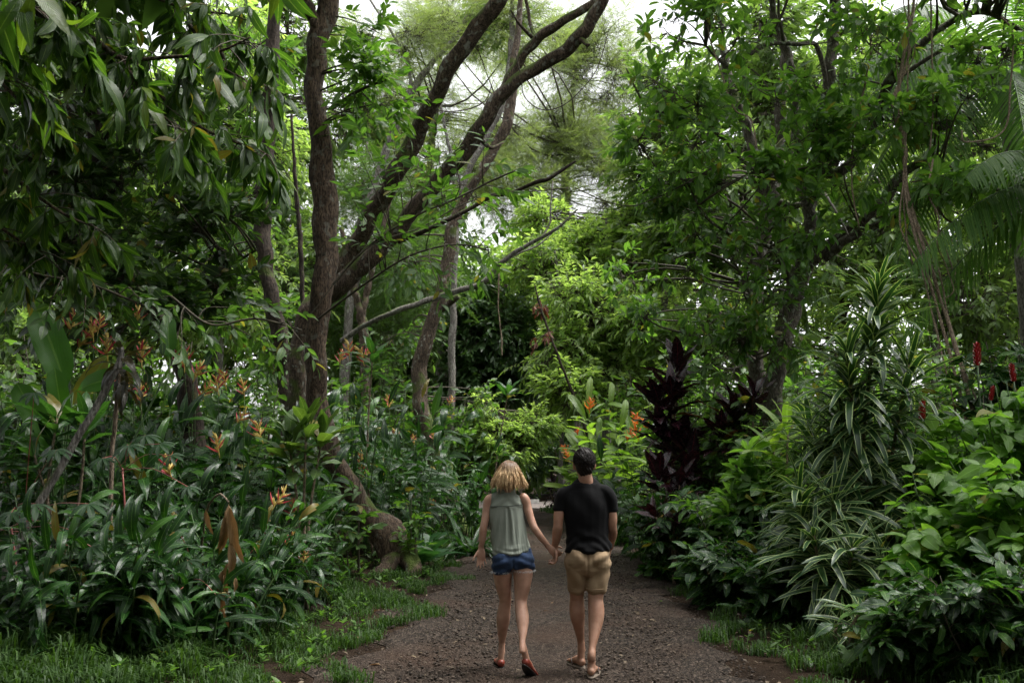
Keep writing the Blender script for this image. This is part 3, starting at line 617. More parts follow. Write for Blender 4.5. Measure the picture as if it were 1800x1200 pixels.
# slim dark trees behind
r3, sk3 = tree('dark_trunk_tree', 'dark upright tree just left of the tall brown trunk', G(505, 18), B_dark, [
    [(505, 950, 18, 40), (508, 760, 18, 36), (500, 640, 18, 36), (485, 560, 18, 38), (466, 460, 18, 36), (462, 360, 18, 36), (472, 250, 18, 34), (478, 120, 18, 34), (484, -40, 18, 26), (490, -200, 18, 12)],
    [(525, 720, 17.5, 14), (532, 560, 17.4, 12), (528, 430, 17.4, 11), (520, 330, 17.4, 10), (512, 200, 17.4, 6)]])
crown(r3, SP['ell'], [(440, 120, 18.5, 80, 110, 1., 80), (420, 330, 18.5, 80, 90, 1., 80), (500, 590, 18.5, 50, 80, .8, 46), (410, 480, 18.5, 80, 80, 1., 66)], sk3, n=8, leaf=.17, ln=.5, nobj=120, twigmat=B_twig)
r4, sk4 = tree('stump_based_tree', 'mossy tree rising from a thick brown stump at the left path edge', G(787, 21.6), B_moss, [
    [(795, 950, 21.6, 84), (790, 900, 21.6, 62), (782, 850, 21.6, 56), (765, 790, 21.8, 46), (740, 710, 22, 36), (738, 640, 22, 34), (756, 580, 22, 32), (778, 500, 22, 30), (790, 440, 22, 28), (800, 380, 22, 24), (840, 310, 22, 24), (878, 245, 22, 24), (898, 190, 22, 24), (902, 120, 22, 20), (912, 40, 22, 14), (920, -60, 22, 8)],
    [(774, 545, 22, 16), (796, 528, 21.8, 16), (806, 520, 21.7, 12)]])
for pl in [[(780, 880, 21.5, 46), (768, 920, 21.2, 40), (762, 952, 21, 24)], [(795, 900, 21.5, 40), (812, 935, 21.3, 30), (818, 955, 21.2, 16)]]:
    (V, T, U), p = limb(pl, 10, rough=.3); Buf().add(V, T, U).obj('root', B_moss, r4)
crown(r4, SP['ell'], [(820, 320, 22.5, 80, 50, .8, 34), (700, 440, 23, 80, 60, .8, 46), (830, 700, 22.5, 40, 30, .5, 12), (700, 570, 23, 60, 50, .8, 46)], sk4, n=7, leaf=.17, ln=.5, nobj=60, twigmat=B_twig)
tr, _ = tree('dead_branch', 'bare twisted grey branch arching over the bright centre of the path', P(688, 550, 19.5), B_grey, [
    [(600, 600, 19.8, 14), (640, 572, 19.6, 12), (688, 550, 19.5, 12), (745, 530, 19.5, 13), (800, 512, 19.5, 14), (850, 496, 19.4, 14), (880, 462, 19.3, 13), (925, 432, 19.2, 9), (975, 404, 19, 7), (1015, 368, 19, 4)],
    [(925, 432, 19.2, 8), (950, 418, 19.3, 7), (966, 392, 19.4, 5), (968, 360, 19.4, 4), (972, 318, 19.5, 3)], [(878, 465, 19.3, 7), (905, 448, 19.5, 5), (950, 428, 19.6, 4), (1000, 380, 19.8, 2)]], cat='branch', names=['bough', 'twig', 'twig'])
tr, _ = tree('dead_branch', 'dark knotty branch reaching right below the mossy limbs', P(770, 400, 16.5), B_dark, [
    [(700, 425, 16.8, 12), (770, 395, 16.5, 10), (835, 362, 16.3, 10), (862, 345, 16.2, 12), (900, 338, 16.2, 9), (942, 320, 16.1, 10), (965, 314, 16, 9), (990, 298, 16, 8), (1012, 283, 16, 4)]], cat='branch', names=['bough'])
for (nm, lab, px, Y, l) in [
    ('slim_tree', 'thin mossy forked tree between the brown trunk and the stump tree', 640, 24, [[(640, 900, 24, 26), (642, 680, 24, 22), (640, 600, 24, 24), (632, 540, 24, 22), (615, 480, 24, 14), (600, 400, 24, 10)], [(636, 560, 24, 18), (650, 490, 24, 14), (668, 420, 24, 12), (690, 330, 24, 8)]]),
    ('slim_tree', 'pale grey slanting tree stem under the white sky gap', 690, 27, [[(600, 900, 27, 24), (610, 600, 27, 22), (640, 400, 27, 20), (688, 240, 27, 20), (722, 165, 27, 18), (760, 110, 27, 14), (812, 50, 27, 12), (850, -40, 27, 8)], [(724, 165, 27, 10), (716, 110, 27, 8), (690, 60, 27, 6), (650, 0, 27, 5)]]),
    ('slim_tree', 'thin grey tree crossing behind the second mossy limb', 800, 26, [[(790, 900, 26, 20), (795, 600, 26, 16), (800, 460, 26, 14), (812, 330, 26, 14), (880, 190, 26, 16), (898, 100, 26, 16), (900, 0, 26, 10)], [(812, 330, 26, 10), (790, 260, 26, 8), (770, 160, 26, 6)]]),
    ('slim_tree', 'spindly twin stemmed tree in the sunlit middle', 985, 29, [[(985, 860, 29, 12), (990, 700, 29, 10), (1000, 600, 29, 9), (985, 520, 29, 7), (975, 440, 29, 5)], [(1000, 600, 29, 8), (1020, 540, 29, 6), (1030, 470, 29, 5)]])]:
    rr, s_ = tree(nm, lab, G(px, Y), B_grey if 'grey' in lab or 'spindly' in lab else B_moss, l)
    q = [(l[0][-1][0], l[0][-1][1] + 30, Y, 70, 50, 1., 40)]
    crown(rr, SP['fbg'], q, s_, n=8, leaf=.17, ln=.5, twigmat=B_twig)
# dark diagonal tree, left, with the gloomy mid-level canopy
r6, sk6 = tree('shaded_tree', 'black looking slanting tree in the gloom left of the trunks', G(335, 14.5), B_dark, [
    [(345, 1000, 14.5, 56), (338, 760, 14.5, 50), (320, 640, 14.5, 46), (290, 580, 14.4, 46), (240, 520, 14.2, 44), (205, 450, 14, 42), (185, 370, 13.8, 40), (170, 250, 13.6, 34), (150, 100, 13.4, 28), (120, -80, 13, 18)],
    [(205, 450, 14, 24), (150, 420, 13.6, 18), (90, 430, 13.2, 12), (20, 440, 12.8, 6)], [(170, 255, 13.6, 22), (230, 190, 13.2, 16), (320, 160, 13, 12), (400, 120, 13, 6)], [(300, 590, 14.4, 20), (340, 520, 14, 14), (400, 470, 13.6, 10), (450, 440, 13.4, 5)]])
crown(r6, SP['round'], [(120, 330, 13, 130, 60, 1.2, 90), (260, 310, 13, 110, 70, 1.2, 80), (60, 470, 12.6, 110, 50, 1., 66), (210, 460, 13, 120, 60, 1., 74), (370, 400, 13.2, 100, 55, 1., 60), (380, 520, 13.2, 100, 45, .9, 50), (230, 560, 12.6, 120, 35, .9, 46), (90, 180, 13.2, 130, 80, 1.2, 80), (320, 220, 13.4, 110, 80, 1.3, 80)],
      sk6, n=9, leaf=.17, ln=.55, droop=.25, nobj=300, twigmat=B_twig, upj=.8)
crown(r6, SP['ell'], [(60, -150, 11, 350, 140, 3, 300)], sk6, n=7, leaf=.2, ln=.5, twigmat=B_twig, mass='upper_foliage')
# overhanging sprays in front of the mossy limbs
def spray_thing(lab, Y, bough, ends, sp_='ell', leaf=.2, n=9, ln=.5, nobj=200, droop=.3, mode='alt', grp=None, mat=B_twig, name='leafy_branch', A=1.0, extra=0, jit=.5):
    root = thing(name, lab, 'branch', P(*bough[0][:3]), grp)
    (V, T, U), sk = limb(bough, 8, rough=.1); Buf().add(V, T, U).obj('bough', mat, root)
    L = Leaves(SP[sp_]); tb = Buf(); p0 = []; d = []
    for (px, py) in ends:
        e = P(px, py, Y + rng.uniform(-jit, jit)); i = np.linalg.norm(sk - e, axis=1).argmin(); s0 = sk[max(0, i - 4)]
        c = catmull([s0, (s0 + e) / 2 + rng.normal(size=3) * .06 + [0, 0, .05], e], 7); V, T, U = tubes(c[None], np.linspace(.009, .004, 7)[None], 5); tb.add(V, T, U)
        p0.append(e); d.append(nrm(e - s0) + [0, 0, -.1])
        for k_ in range(1 + extra): p0.append(c[3 + k_ % 3] + 0); d.append(nrm(e - s0) + rng.normal(size=3) * .7)
    tw = sprays(L, np.array(p0), np.array(d), ln * rng.uniform(.7, 1.2, len(p0)), n, mode, A, droop, leaf); V, T, U = tubes(tw, np.array([.004, .003, .0025, .0015]) * np.ones((len(tw), 1)), 4); tb.add(V, T, U)
    tb.obj('twigs', mat, root, kind='stuff'); L.finish(root, nobj); return root
spray_thing('thin branch of oval leaves hanging before the mossy limbs', 12.5, [(585, 500, 13.6, 4), (640, 440, 13.2, 4), (720, 385, 12.8, 4), (800, 350, 12.6, 3), (860, 320, 12.5, 4), (905, 300, 12.4, 3)],
    [(640, 250), (690, 250), (760, 290), (740, 340), (800, 290), (850, 270), (880, 330), (840, 350), (900, 300), (810, 380), (700, 290), (770, 250), (870, 370), (640, 290), (680, 330)], leaf=.165, n=8, ln=.42)
spray_thing('lower leafy spray drooping beneath the knotty dark branch', 12.8, [(560, 560, 13.8, 4), (640, 500, 13.4, 4), (720, 450, 13, 4), (800, 430, 12.8, 3), (860, 440, 12.7, 3)],
    [(700, 410), (760, 400), (820, 420), (860, 450), (790, 460), (730, 470), (680, 440), (880, 410), (640, 410), (840, 480), (770, 500), (620, 350), (650, 380)], leaf=.165, n=8, ln=.42)
spray_thing('bright lit spray of small leaves right of the brown trunk top', 13.2, [(585, 190, 13.9, 8), (630, 160, 13.5, 6), (680, 140, 13.2, 4)], [(640, 90), (670, 110), (690, 150), (650, 180), (620, 210), (680, 190), (630, 130)], sp_='lit', leaf=.17, n=8, ln=.4)
spray_thing('spray of fresh oval leaves in front of the dark upright tree', 11.5, [(300, 520, 11.5, 4), (370, 570, 11.5, 4), (450, 560, 11.5, 4), (530, 580, 11.5, 3)], [(340, 560), (400, 540), (440, 590), (490, 550), (530, 600), (480, 620), (410, 600), (320, 600), (270, 560), (300, 640)], leaf=.16, n=8, ln=.4)
spray_thing('spray of round leaves above the upright banana-like leaf', 11, [(-60, 440, 11, 6), (60, 480, 11, 4), (160, 500, 11, 4), (260, 540, 11, 3)], [(30, 500), (90, 530), (150, 540), (190, 500), (240, 520), (60, 560), (260, 560), (190, 570), (10, 540)], sp_='round', leaf=.15, n=8, ln=.4)

# ---------------------------------------------------------------- near drooping mango-like branches, top left
def drooping(lab, Y, boughs, cnts, leaf=.3, nobj=300, jit=.35, spr=1.):
    root = thing('drooping_branch', lab, 'branch', P(*boughs[0][0][:3]), None)
    L = Leaves(SP['mango']); tb = Buf(); 
    for bo, cnt in zip(boughs, cnts):
        (V, T, U), sk = limb(bo, 9, rough=.15); Buf().add(V, T, U).obj('bough', B_main, root)
        i = rng.integers(len(sk) // 8, len(sk), cnt); p0 = sk[i]
        d = np.stack([rng.normal(size=cnt) * .8 + .3, rng.normal(size=cnt) * .8, rng.uniform(-.9, .6, cnt)], 1); d = nrm(d)
        ln = rng.uniform(.1, .5, cnt) * spr
        tw = sprays(L, p0, d, ln, 9, 'whorl', 1.0, 1.3, leaf, sag=.35, upj=.6)
        V, T, U = tubes(tw, np.array([.006, .005, .004, .003]) * np.ones((cnt, 1)), 5); tb.add(V, T, U)
    tb.obj('twigs', B_twig, root, kind='stuff'); L.finish(root, nobj, minpx=20)
drooping('long bough of big drooping leaves along the top left', 8.2, [[(-120, -60, 8.6, 22), (60, 20, 8.4, 18), (150, 60, 8.3, 14), (215, 102, 8.2, 12), (300, 100, 8.2, 9), (380, 92, 8.1, 7), (440, 66, 8, 4)], [(215, 102, 8.2, 9), (255, 170, 8.1, 7), (300, 215, 8.1, 5), (330, 235, 8, 3)]], [50, 20], leaf=.25)
drooping('bough of greyish drooping leaves hanging beside the brown trunk', 9, [[(150, 60, 9.4, 12), (260, 150, 9.2, 10), (340, 215, 9.1, 8), (400, 245, 9, 6), (450, 262, 9, 4), (475, 275, 9, 3)], [(330, 40, 9.2, 8), (380, 110, 9.1, 6), (430, 140, 9, 5), (460, 170, 9, 3)], [(280, 0, 9.4, 8), (340, 20, 9.3, 6), (400, 25, 9.2, 4), (460, 45, 9.2, 3)]], [26, 18, 18], leaf=.26)
drooping('drooping leaves in deep shade at the middle of the left edge', 8.6, [[(-160, 160, 9, 20), (-40, 260, 8.8, 12), (60, 340, 8.6, 9), (120, 380, 8.5, 6), (170, 400, 8.5, 3)], [(-160, 60, 8.6, 14), (-20, 130, 8.5, 10), (60, 200, 8.4, 7), (130, 230, 8.4, 4)], [(-100, 330, 8.6, 10), (0, 400, 8.5, 8), (80, 450, 8.5, 4)]], [22, 22, 16], leaf=.25)
drooping('dark leafy bough filling the top left corner', 7, [[(-260, -200, 7.4, 26), (-80, -60, 7.2, 20), (40, 0, 7, 14), (110, 60, 7, 6)], [(-80, -60, 7.2, 12), (-20, 60, 7, 9), (10, 160, 6.9, 4)]], [34, 26], leaf=.27)
def hangleaf(lab, px, py, Y, n, leaf, spread=.1, grp=None):
    root = thing('hanging_leaf_sprig', lab, 'leaf', P(px, py - 60, Y), grp); L = Leaves(SP['mango'])
    (V, T, U), sk = limb([(px - 60, py - 400, Y, 14), (px - 20, py - 160, Y, 12), (px, py - 60, Y, 8)], 8); Buf().add(V, T, U).obj('twig', B_twig, root)
    e = P(px, py - 60, Y); 
    for j in range(n):
        d = np.array([rng.normal() * .45, rng.normal() * .4, -1.]); L.add(e + rng.normal(size=3) * spread * [1, .6, .5], d, np.array([0, -1., .2]) + rng.normal(size=3) * .4, leaf * rng.uniform(.8, 1.2))
    L.finish(root, 50)
hangleaf('big out of focus leaves close to the lens in the top left corner', 12, 40, 3.4, 7, .22, .06)
hangleaf('single pair of close hanging leaves at the top beside the brown trunk', 497, 30, 4.2, 4, .2, .03)
# ---------------------------------------------------------------- avocado tree and vines, right
r8, sk8 = tree('avocado_tree', 'speckled grey avocado tree with spreading limbs on the right', G(1352, 17), B_avo, [
    [(1365, 960, 17, 66), (1358, 860, 17, 56), (1356, 740, 17, 50), (1364, 660, 17, 46), (1380, 580, 17, 44), (1396, 520, 17, 44), (1412, 470, 17, 42), (1440, 445, 16.9, 34), (1480, 412, 16.8, 27), (1522, 382, 16.6, 22), (1560, 345, 16.5, 26), (1592, 300, 16.4, 20), (1640, 285, 16.2, 16), (1700, 310, 16, 12), (1780, 345, 15.8, 8)],
    [(1408, 480, 17, 40), (1418, 430, 17, 34), (1424, 370, 17, 32), (1432, 290, 17, 30), (1450, 190, 17, 28), (1462, 90, 17, 28), (1470, -20, 17, 24), (1480, -160, 17, 14)],
    [(1428, 300, 17, 26), (1480, 300, 16.8, 26), (1530, 235, 16.5, 24), (1560, 150, 16.2, 24), (1590, 105, 16, 22), (1640, 60, 15.8, 18), (1710, 22, 15.6, 16), (1770, 38, 15.5, 12), (1830, 90, 15.4, 8)],
    [(1424, 380, 17, 24), (1400, 290, 17.2, 20), (1398, 180, 17.2, 22), (1384, 100, 17.2, 22), (1364, 40, 17.2, 18), (1350, -40, 17.2, 14)],
    [(1560, 150, 16.2, 14), (1620, 110, 16, 10), (1680, 80, 15.8, 10), (1750, 85, 15.6, 12), (1830, 100, 15.4, 10)],
    [(1450, 455, 16.9, 20), (1490, 420, 16.6, 22), (1540, 395, 16.4, 14), (1600, 370, 16.2, 8)],
    [(1460, 220, 17, 12), (1440, 90, 16.8, 12), (1400, 78, 16.6, 11), (1340, 80, 16.4, 10), (1290, 118, 16.2, 10), (1262, 104, 16.1, 8), (1240, 80, 16, 5)],
    [(1400, 300, 17.2, 12), (1340, 310, 16.8, 10), (1260, 235, 16.5, 9), (1200, 200, 16.2, 8), (1140, 190, 16, 5), (1100, 120, 15.8, 4)],
    [(1398, 520, 17, 16), (1360, 440, 16.8, 12), (1300, 420, 16.5, 8), (1240, 380, 16.3, 6), (1190, 300, 16.2, 5), (1130, 340, 16.1, 3)]], sides=16)
cav = dict(n=8, mode='whorl', A=1.35, leaf=.22, ln=.3, droop=.12, outward=.7, dirb=(0, -.1, .35), sag=.1, per=10, upj=.35)
crown(r8, SP['avo'], [(1400, 250, 15.8, 110, 60, .8, 44), (1470, 310, 15.6, 90, 60, .8, 40), (1560, 190, 15.3, 90, 60, .8, 40), (1680, 200, 15, 100, 50, .8, 44), (1640, 340, 15.2, 70, 40, .6, 24), (1420, 380, 15.8, 80, 50, .7, 34), (1700, 330, 14.8, 90, 40, .6, 30),
      (1260, 60, 15.8, 90, 60, .9, 34), (1160, 130, 15.8, 80, 80, .9, 38), (1230, 230, 15.8, 100, 70, .9, 38), (1330, 160, 16, 90, 80, 1., 32), (1150, 250, 16, 70, 50, .8, 26), (1540, 60, 15.5, 100, 60, .9, 40), (1750, 120, 15, 90, 60, .8, 36), (1310, 320, 15.8, 80, 50, .8, 40), (1180, 40, 16, 90, 50, .8, 26), (1450, 120, 16, 80, 90, .8, 36)],
      sk8, nobj=300, twigmat=B_twig, **cav)
crown(r8, SP['avod'], [(1400, -150, 15.5, 380, 100, 2.4, 330), (1750, -120, 14, 260, 110, 2, 200)], sk8, twigmat=B_twig, mass='upper_foliage', **cav)
for (px, py) in [(1411, 468), (1555, 341)]:
    c = P(px, py, 15.4); V = IV * [.040, .040, .055]; V[:, 2] -= .012 * (V[:, 2] < 0)
    bm = bmesh.new(); bmesh.ops.create_uvsphere(bm, u_segments=16, v_segments=10, radius=1)
    for v in bm.verts:
        z = v.co.z; w = .046 * (1 - .22 * max(z, 0) ** 1.2); v.co = Vector((v.co.x * w, v.co.y * w, z * .062))
    me = bpy.data.meshes.new('fruit'); 
    for f in bm.faces: f.smooth = True
    bm.to_mesh(me); bm.free(); me.materials.append(bpy.data.materials.get('avocado_skin') or plainmat('avocado_skin', (.05, .12, .02), (.09, .19, .03), .35, 30, .002))
    f = link('fruit', me, r8, loc=tuple(c - np.array(r8.location)))
    i = np.linalg.norm(sk8 - c, axis=1).argmin(); e = c + [0, 0, .06]; q = catmull([e, e + [.01, 0, .12], e + [-.03, .02, .3]], 6); V, T, U = tubes(q[None] - c, np.full((1, 6), .004), 5)
    link('stalk', mesh_np('stalk', V, T, U, B_gtwig), f)
r9, sk9 = tree('avocado_tree', 'second grey trunk just left of the forked avocado trunk', G(1330, 18), B_avo, [
    [(1335, 960, 18, 50), (1332, 760, 18, 42), (1330, 640, 18, 38), (1328, 540, 18, 34), (1338, 440, 18, 32), (1352, 370, 18, 28), (1366, 300, 18, 30), (1372, 200, 18, 24), (1380, 80, 18, 18)],
    [(1348, 390, 18, 30), (1335, 320, 18, 28), (1318, 240, 18, 26), (1296, 185, 18, 24), (1278, 130, 18, 20), (1266, 40, 18, 14), (1250, -60, 18, 8)],
    [(1352, 350, 18, 22), (1400, 360, 17.8, 14), (1450, 340, 17.6, 8)]])
crown(r9, SP['avod'], [(1290, 380, 16.8, 80, 80, .9, 26), (1250, 420, 16.6, 60, 60, .9, 22), (1240, 545, 17, 50, 50, .9, 24), (1300, 520, 16.5, 70, 80, .9, 30), (1200, 470, 17, 45, 50, .8, 18), (1250, 610, 16.5, 70, 40, .8, 24), (1390, 560, 15.6, 60, 60, .6, 30), (1190, 350, 17, 60, 50, .8, 40), (1330, 600, 16, 80, 40, .6, 34), (1460, 430, 16.2, 60, 40, .5, 20)], sk9, nobj=300, twigmat=B_twig, **{**cav, 'leaf': .18})
crown(r9, SP['avo'], [(1210, 300, 16.3, 90, 70, .9, 50), (1130, 560, 17.5, 50, 40, .6, 22), (1110, 470, 18, 40, 50, .5, 18), (1300, 470, 15.8, 90, 40, .6, 22)], sk9, nobj=120, twigmat=B_twig, mass='light_foliage', **{**cav, 'leaf': .18})
# vines
def vine(lab, pts, grp=None, mat=B_vine, name='vine', sides=7):
    b = Buf(); (V, T, U), p = limb(pts, sides, rough=.2); b.add(V, T, U)
    o = b.obj(name, mat, off=tuple(p[0])); o.location = tuple(p[0]); o['label'] = lab; o['category'] = 'vine'
    if grp: o['group'] = grp
    return o
gv = 'tan vines twisted into one slanting bundle'
for i, (dx, w, l) in enumerate([(0, 9, 'thickest tan vine on the right side of the slanting bundle'), (-9, 7.5, 'tan vine on the left side of the slanting bundle'), (-18, 4, 'thin vine swinging out left of the slanting bundle'), (6, 3.5, 'thin wiry vine winding around the slanting bundle')]):
    pts = [(1790 + dx * 2.4, 1030, 12.9, w * 1.3), (1725 + dx * 1.8, 780, 13.4, w * 1.2), (1694 + dx * 1.6, 660, 13.8, w), (1664 + dx * 1.3, 560, 14.2, w), (1636 + dx, 470, 14.5, w), (1612 + dx * (1.6 if i == 2 else .8), 400, 14.8, w), (1594 + dx * .4, 330, 15, w), (1588 - dx * .3, 260, 15.1, w), (1578 + dx * .6, 180, 15.2, w), (1590 - dx, 90, 15.3, w * .9), (1606 + dx, 0, 15.4, w * .8), (1600, -120, 15.5, w * .6)]
    if i == 3: pts = [(a + 7 * math.sin(j * 1.9), b_, c_, d_) for j, (a, b_, c_, d_) in enumerate(pts)]
    vine(l, pts, gv)
gv = 'thin vines hanging free among the avocado limbs'
for l, pts in [('straight thin vine hanging from the top near the right limbs', [(1636, -20, 15, 4), (1638, 90, 15, 4), (1640, 190, 15, 4), (1634, 300, 15, 4), (1650, 400, 15, 3), (1682, 490, 15, 3)]),
    ('thin vine hanging straight down left of the vine bundle', [(1598, 30, 15, 4), (1596, 120, 15, 4), (1594, 210, 15, 4), (1588, 330, 15, 4), (1596, 430, 15, 4), (1610, 480, 15, 3)]),
    ('looping mossy vine curving toward the palm', [(1600, 320, 15, 5), (1636, 318, 14.9, 5), (1642, 352, 14.8, 5), (1664, 386, 14.8, 5), (1700, 398, 14.8, 4), (1740, 398, 14.8, 3)]),
    ('long looping vine right of the bundle with a low swing', [(1640, 280, 14.6, 5), (1632, 340, 14.5, 4), (1650, 380, 14.4, 4), (1648, 430, 14.3, 3), (1664, 470, 14.3, 3), (1676, 510, 14.3, 3), (1662, 524, 14.3, 2)]),
    ('thin vine slack between the left avocado limbs', [(1240, -10, 15.5, 4), (1246, 60, 15.5, 4), (1262, 110, 15.5, 4), (1290, 190, 15.5, 4), (1320, 210, 15.5, 3), (1330, 260, 15.5, 3)]),
    ('twisted vine beside the speckled trunk top', [(1500, 20, 15.6, 5), (1530, 70, 15.6, 5), (1520, 150, 15.6, 5), (1500, 240, 15.6, 4), (1498, 330, 15.6, 4), (1510, 400, 15.6, 3)]),
    ('vine curling down near the far right edge', [(1760, 30, 14.6, 4), (1780, 60, 14.6, 5), (1776, 150, 14.6, 5), (1764, 230, 14.6, 4), (1700, 250, 14.6, 4), (1690, 230, 14.7, 3)])]:
    vine(l, pts, gv, B_vine if 'mossy' not in l else B_moss)
gv = 'fine pale creepers in the bright centre'
for l, pts in [('pale creeper hanging below the dead grey branch', [(877, 480, 19.2, 4), (876, 540, 19.2, 3), (881, 590, 19.2, 3), (882, 625, 19.2, 4)]),
    ('long curved creeper swinging across under the mossy limbs', [(905, 90, 14.6, 3), (915, 130, 14.6, 3), (922, 170, 14.6, 2.5), (950, 192, 14.6, 2.5), (985, 188, 14.6, 2.5), (1020, 160, 14.6, 2.5), (1050, 120, 14.6, 2.5), (1068, 60, 14.6, 2.5)]),
    ('dark arching creeper crossing to the avocado tree', [(1010, 330, 16, 2.5), (1060, 352, 16, 3), (1110, 362, 16, 3), (1160, 345, 16, 3), (1210, 320, 16, 4), (1260, 290, 16, 5)]),
    ('thin twig line crossing the left limbs', [(540, 560, 13, 2), (640, 440, 13, 3), (740, 400, 13, 3), (840, 350, 13, 3), (1000, 330, 13, 2)]),
    ('thin bent creeper beneath the first mossy limb', [(690, 160, 15, 3), (760, 190, 15, 3), (800, 196, 15, 3), (850, 180, 15, 3), (868, 140, 15, 2)])]:
    vine(l, pts, gv, B_vine if 'pale' in l else B_twig, sides=5)
# palm
def palm(lab, base, centre, fronds, fl=2.8):
    root = thing('palm_tree', lab, 'palm', base)
    c = np.array(centre); tp = catmull([np.array(base), (np.array(base) + c) / 2 + [.1, 0, 0], c], 24)
    V, T, U = tubes(tp[None], (np.linspace(.17, .12, 24) * (1 + .06 * (np.arange(24) % 2)))[None], 12, ref=(0, 1, .01)); Buf().add(V, T, U).obj('trunk', B_grey, root)
    for (dx, dy, dz, L_) in fronds:
        K = 22; d = nrm(np.array([dx, dy, dz])); s_ = np.linspace(0, 1, K)
        pts = c + d * L_ * s_[:, None]; pts[:, 2] -= L_ * .62 * s_ ** 2 * (1.1 - dz * .2)
        V, T, U = tubes(pts[None], np.linspace(.022, .005, K)[None], 6, ref=nrm(np.cross(d, [0, 0, 1.]))); fr = Buf().add(V, T, U).obj('frond', B_gtwig, root)
        n = 64; q = np.linspace(.12, 1, n); i = q * (K - 1); a = pts[np.floor(i).astype(int).clip(0, K - 2)]; b_ = pts[np.floor(i).astype(int).clip(0, K - 2) + 1]; f = (i - np.floor(i).clip(0, K - 2))[:, None]
        pp = a + (b_ - a) * f; tg = nrm(b_ - a); side = nrm(np.cross(tg, [0, 0, 1.])); lb = Buf()
        for sg in (-1, 1):
            ll = (.72 * np.sin(PI * (q * .82 + .13)) ** .7 + .05)
            dd = nrm(tg * .55 + sg * side * .9 + np.array([0, 0, -.35]) + rng.normal(size=(n, 3)) * .07)
            K2 = 4; lp = pp[:, None] + dd[:, None] * (ll[:, None] * np.linspace(0, 1, K2))[:, :, None]; lp[:, :, 2] -= (ll[:, None] * .5 * np.linspace(0, 1, K2) ** 2)
            wv_ = np.cross(dd, np.cross(tg, dd)); wd = nrm(tg - dd * (tg * dd).sum(1, keepdims=True))
            hw = np.array([.010, .019, .015, .001])
            A = lp + wd[:, None] * hw[None, :, None]; B_ = lp - wd[:, None] * hw[None, :, None]
            VV = np.stack([A, B_], 2).reshape(n, 8, 3); TT = []
            for k_ in range(3): TT += [(2 * k_, 2 * k_ + 1, 2 * k_ + 3), (2 * k_, 2 * k_ + 3, 2 * k_ + 2)]
            TT = (np.array(TT)[None] + (np.arange(n) * 8)[:, None, None]).reshape(-1, 3); lb.add(VV.reshape(-1, 3), TT, np.tile([[0, .5], [1, .5]], (n * 4, 1)))
        o = lb.obj('leaflets', M_palm, off=tuple(root.location)); o.parent = fr
pc = P(1760, 110, 17.5); base = G(1790, 17.5); base[0] = pc[0] + .2
palm('palm with long arching fronds at the right edge', base, pc, [(-.9, -.35, .12, 4.4), (-.7, -.5, -.35, 3.9), (-1, -.1, .45, 4.2), (-.95, -.25, .3, 4.4), (-.6, -.3, .6, 4.0), (.3, -.9, .1, 3.3), (-.35, -.85, -.1, 3.4), (-.2, -.6, .7, 3), (.8, -.4, .3, 3.2), (-.55, .6, .5, 3), (.5, .7, .5, 3), (-.9, -.5, -.1, 3.8), (-.15, -.9, -.55, 3.2), (.1, -.8, .5, 3)])
pc2 = P(1900, 330, 14.5); base = G(1900, 14.5); base[0] = pc2[0] + .1
palm('second lower palm just outside the right edge with fronds reaching in', base, pc2, [(-.9, -.2, .2, 3.), (-.8, -.4, .6, 3.), (-.5, -.8, .2, 3), (-.9, .2, .7, 3), (-.4, -.5, .9, 3), (.6, -.5, .4, 3), (.2, .8, .5, 3), (-1, .1, -.15, 2.8)])
# ---------------------------------------------------------------- understorey builders
def ground_at(x, y): return np.array([x, y, float(gz(x, y))])
def stem_curve(b, lean, h, n=7, bend=.25):
    s = np.linspace(0, 1, n)[:, None]; return b + np.array([lean[0], lean[1], 0]) * h * (s * .4 + s ** 2 * bend * 2) + np.array([0, 0, 1.]) * h * (s - .12 * s ** 2)
def ginger(lab, px, Y, H, ns=10, spk='gin', leaf=.48, nl=9, grp=None, cat='plant', name='ginger_plant', spread=.45, flowers=(), face=.5, nobj=300, smat=None, start=.2, fl='hel', leanf=.35):
    b = G(px, Y); root = thing(name, lab, cat, b, grp); L = Leaves(SP[spk]); smat = smat or B_gtwig
    for i in range(ns):
        a = rng.uniform(0, 2 * PI); r = spread * math.sqrt(rng.uniform(0, 1)); x, y = b[0] + r * math.cos(a), b[1] + r * math.sin(a)
        h = H * rng.uniform(.55, 1.02); lean = np.array([math.cos(a) * r / spread, math.sin(a) * r / spread - face * .6]) * leanf + rng.normal(size=2) * .08
        c = stem_curve(ground_at(x, y), lean, h, 8); V, T, U = tubes(c[None], np.linspace(.011, .004, 8)[None], 6); Buf().add(V, T, U).obj('stalk', smat, root)
        tg = nrm(np.gradient(c, axis=0)); az0 = rng.uniform(0, PI)
        for j in range(nl):
            s = start + (1 - start) * (j + rng.uniform(.2, .8)) / nl; k = s * 7; k0 = min(int(k), 6); q = c[k0] + (c[k0 + 1] - c[k0]) * (k - k0)
            az = az0 + PI * (j % 2) + rng.normal() * .35; out = np.array([math.cos(az), math.sin(az) - face * .35, 0])
            d = nrm(out) * 1. + tg[k0] * (.15 + .55 * s); 
            L.add(q, d, np.array([0, -.15, 1.]) + rng.normal(size=3) * .15, leaf * rng.uniform(.7, 1.15) * (.75 + .3 * math.sin(PI * s)), np.array([rng.normal() * .35]))
        if rng.uniform() < .8: L.add(c[-1], tg[-1] + rng.normal(size=3) * .2, np.array([0, -1, .3]), leaf * .9)
    L.finish(root, nobj, minpx=12)
    for (fx, fy, fs) in flowers: heliconia_flower(root, b, fx, fy, Y - rng.uniform(.1, .45), fs, smat)
    return root
M_bract = leafmat('pink_bract', (.50, .045, .09), (.66, .11, .13), .45, .3, tcol=(1.2, 1, 1), ribw=0, vein=0)
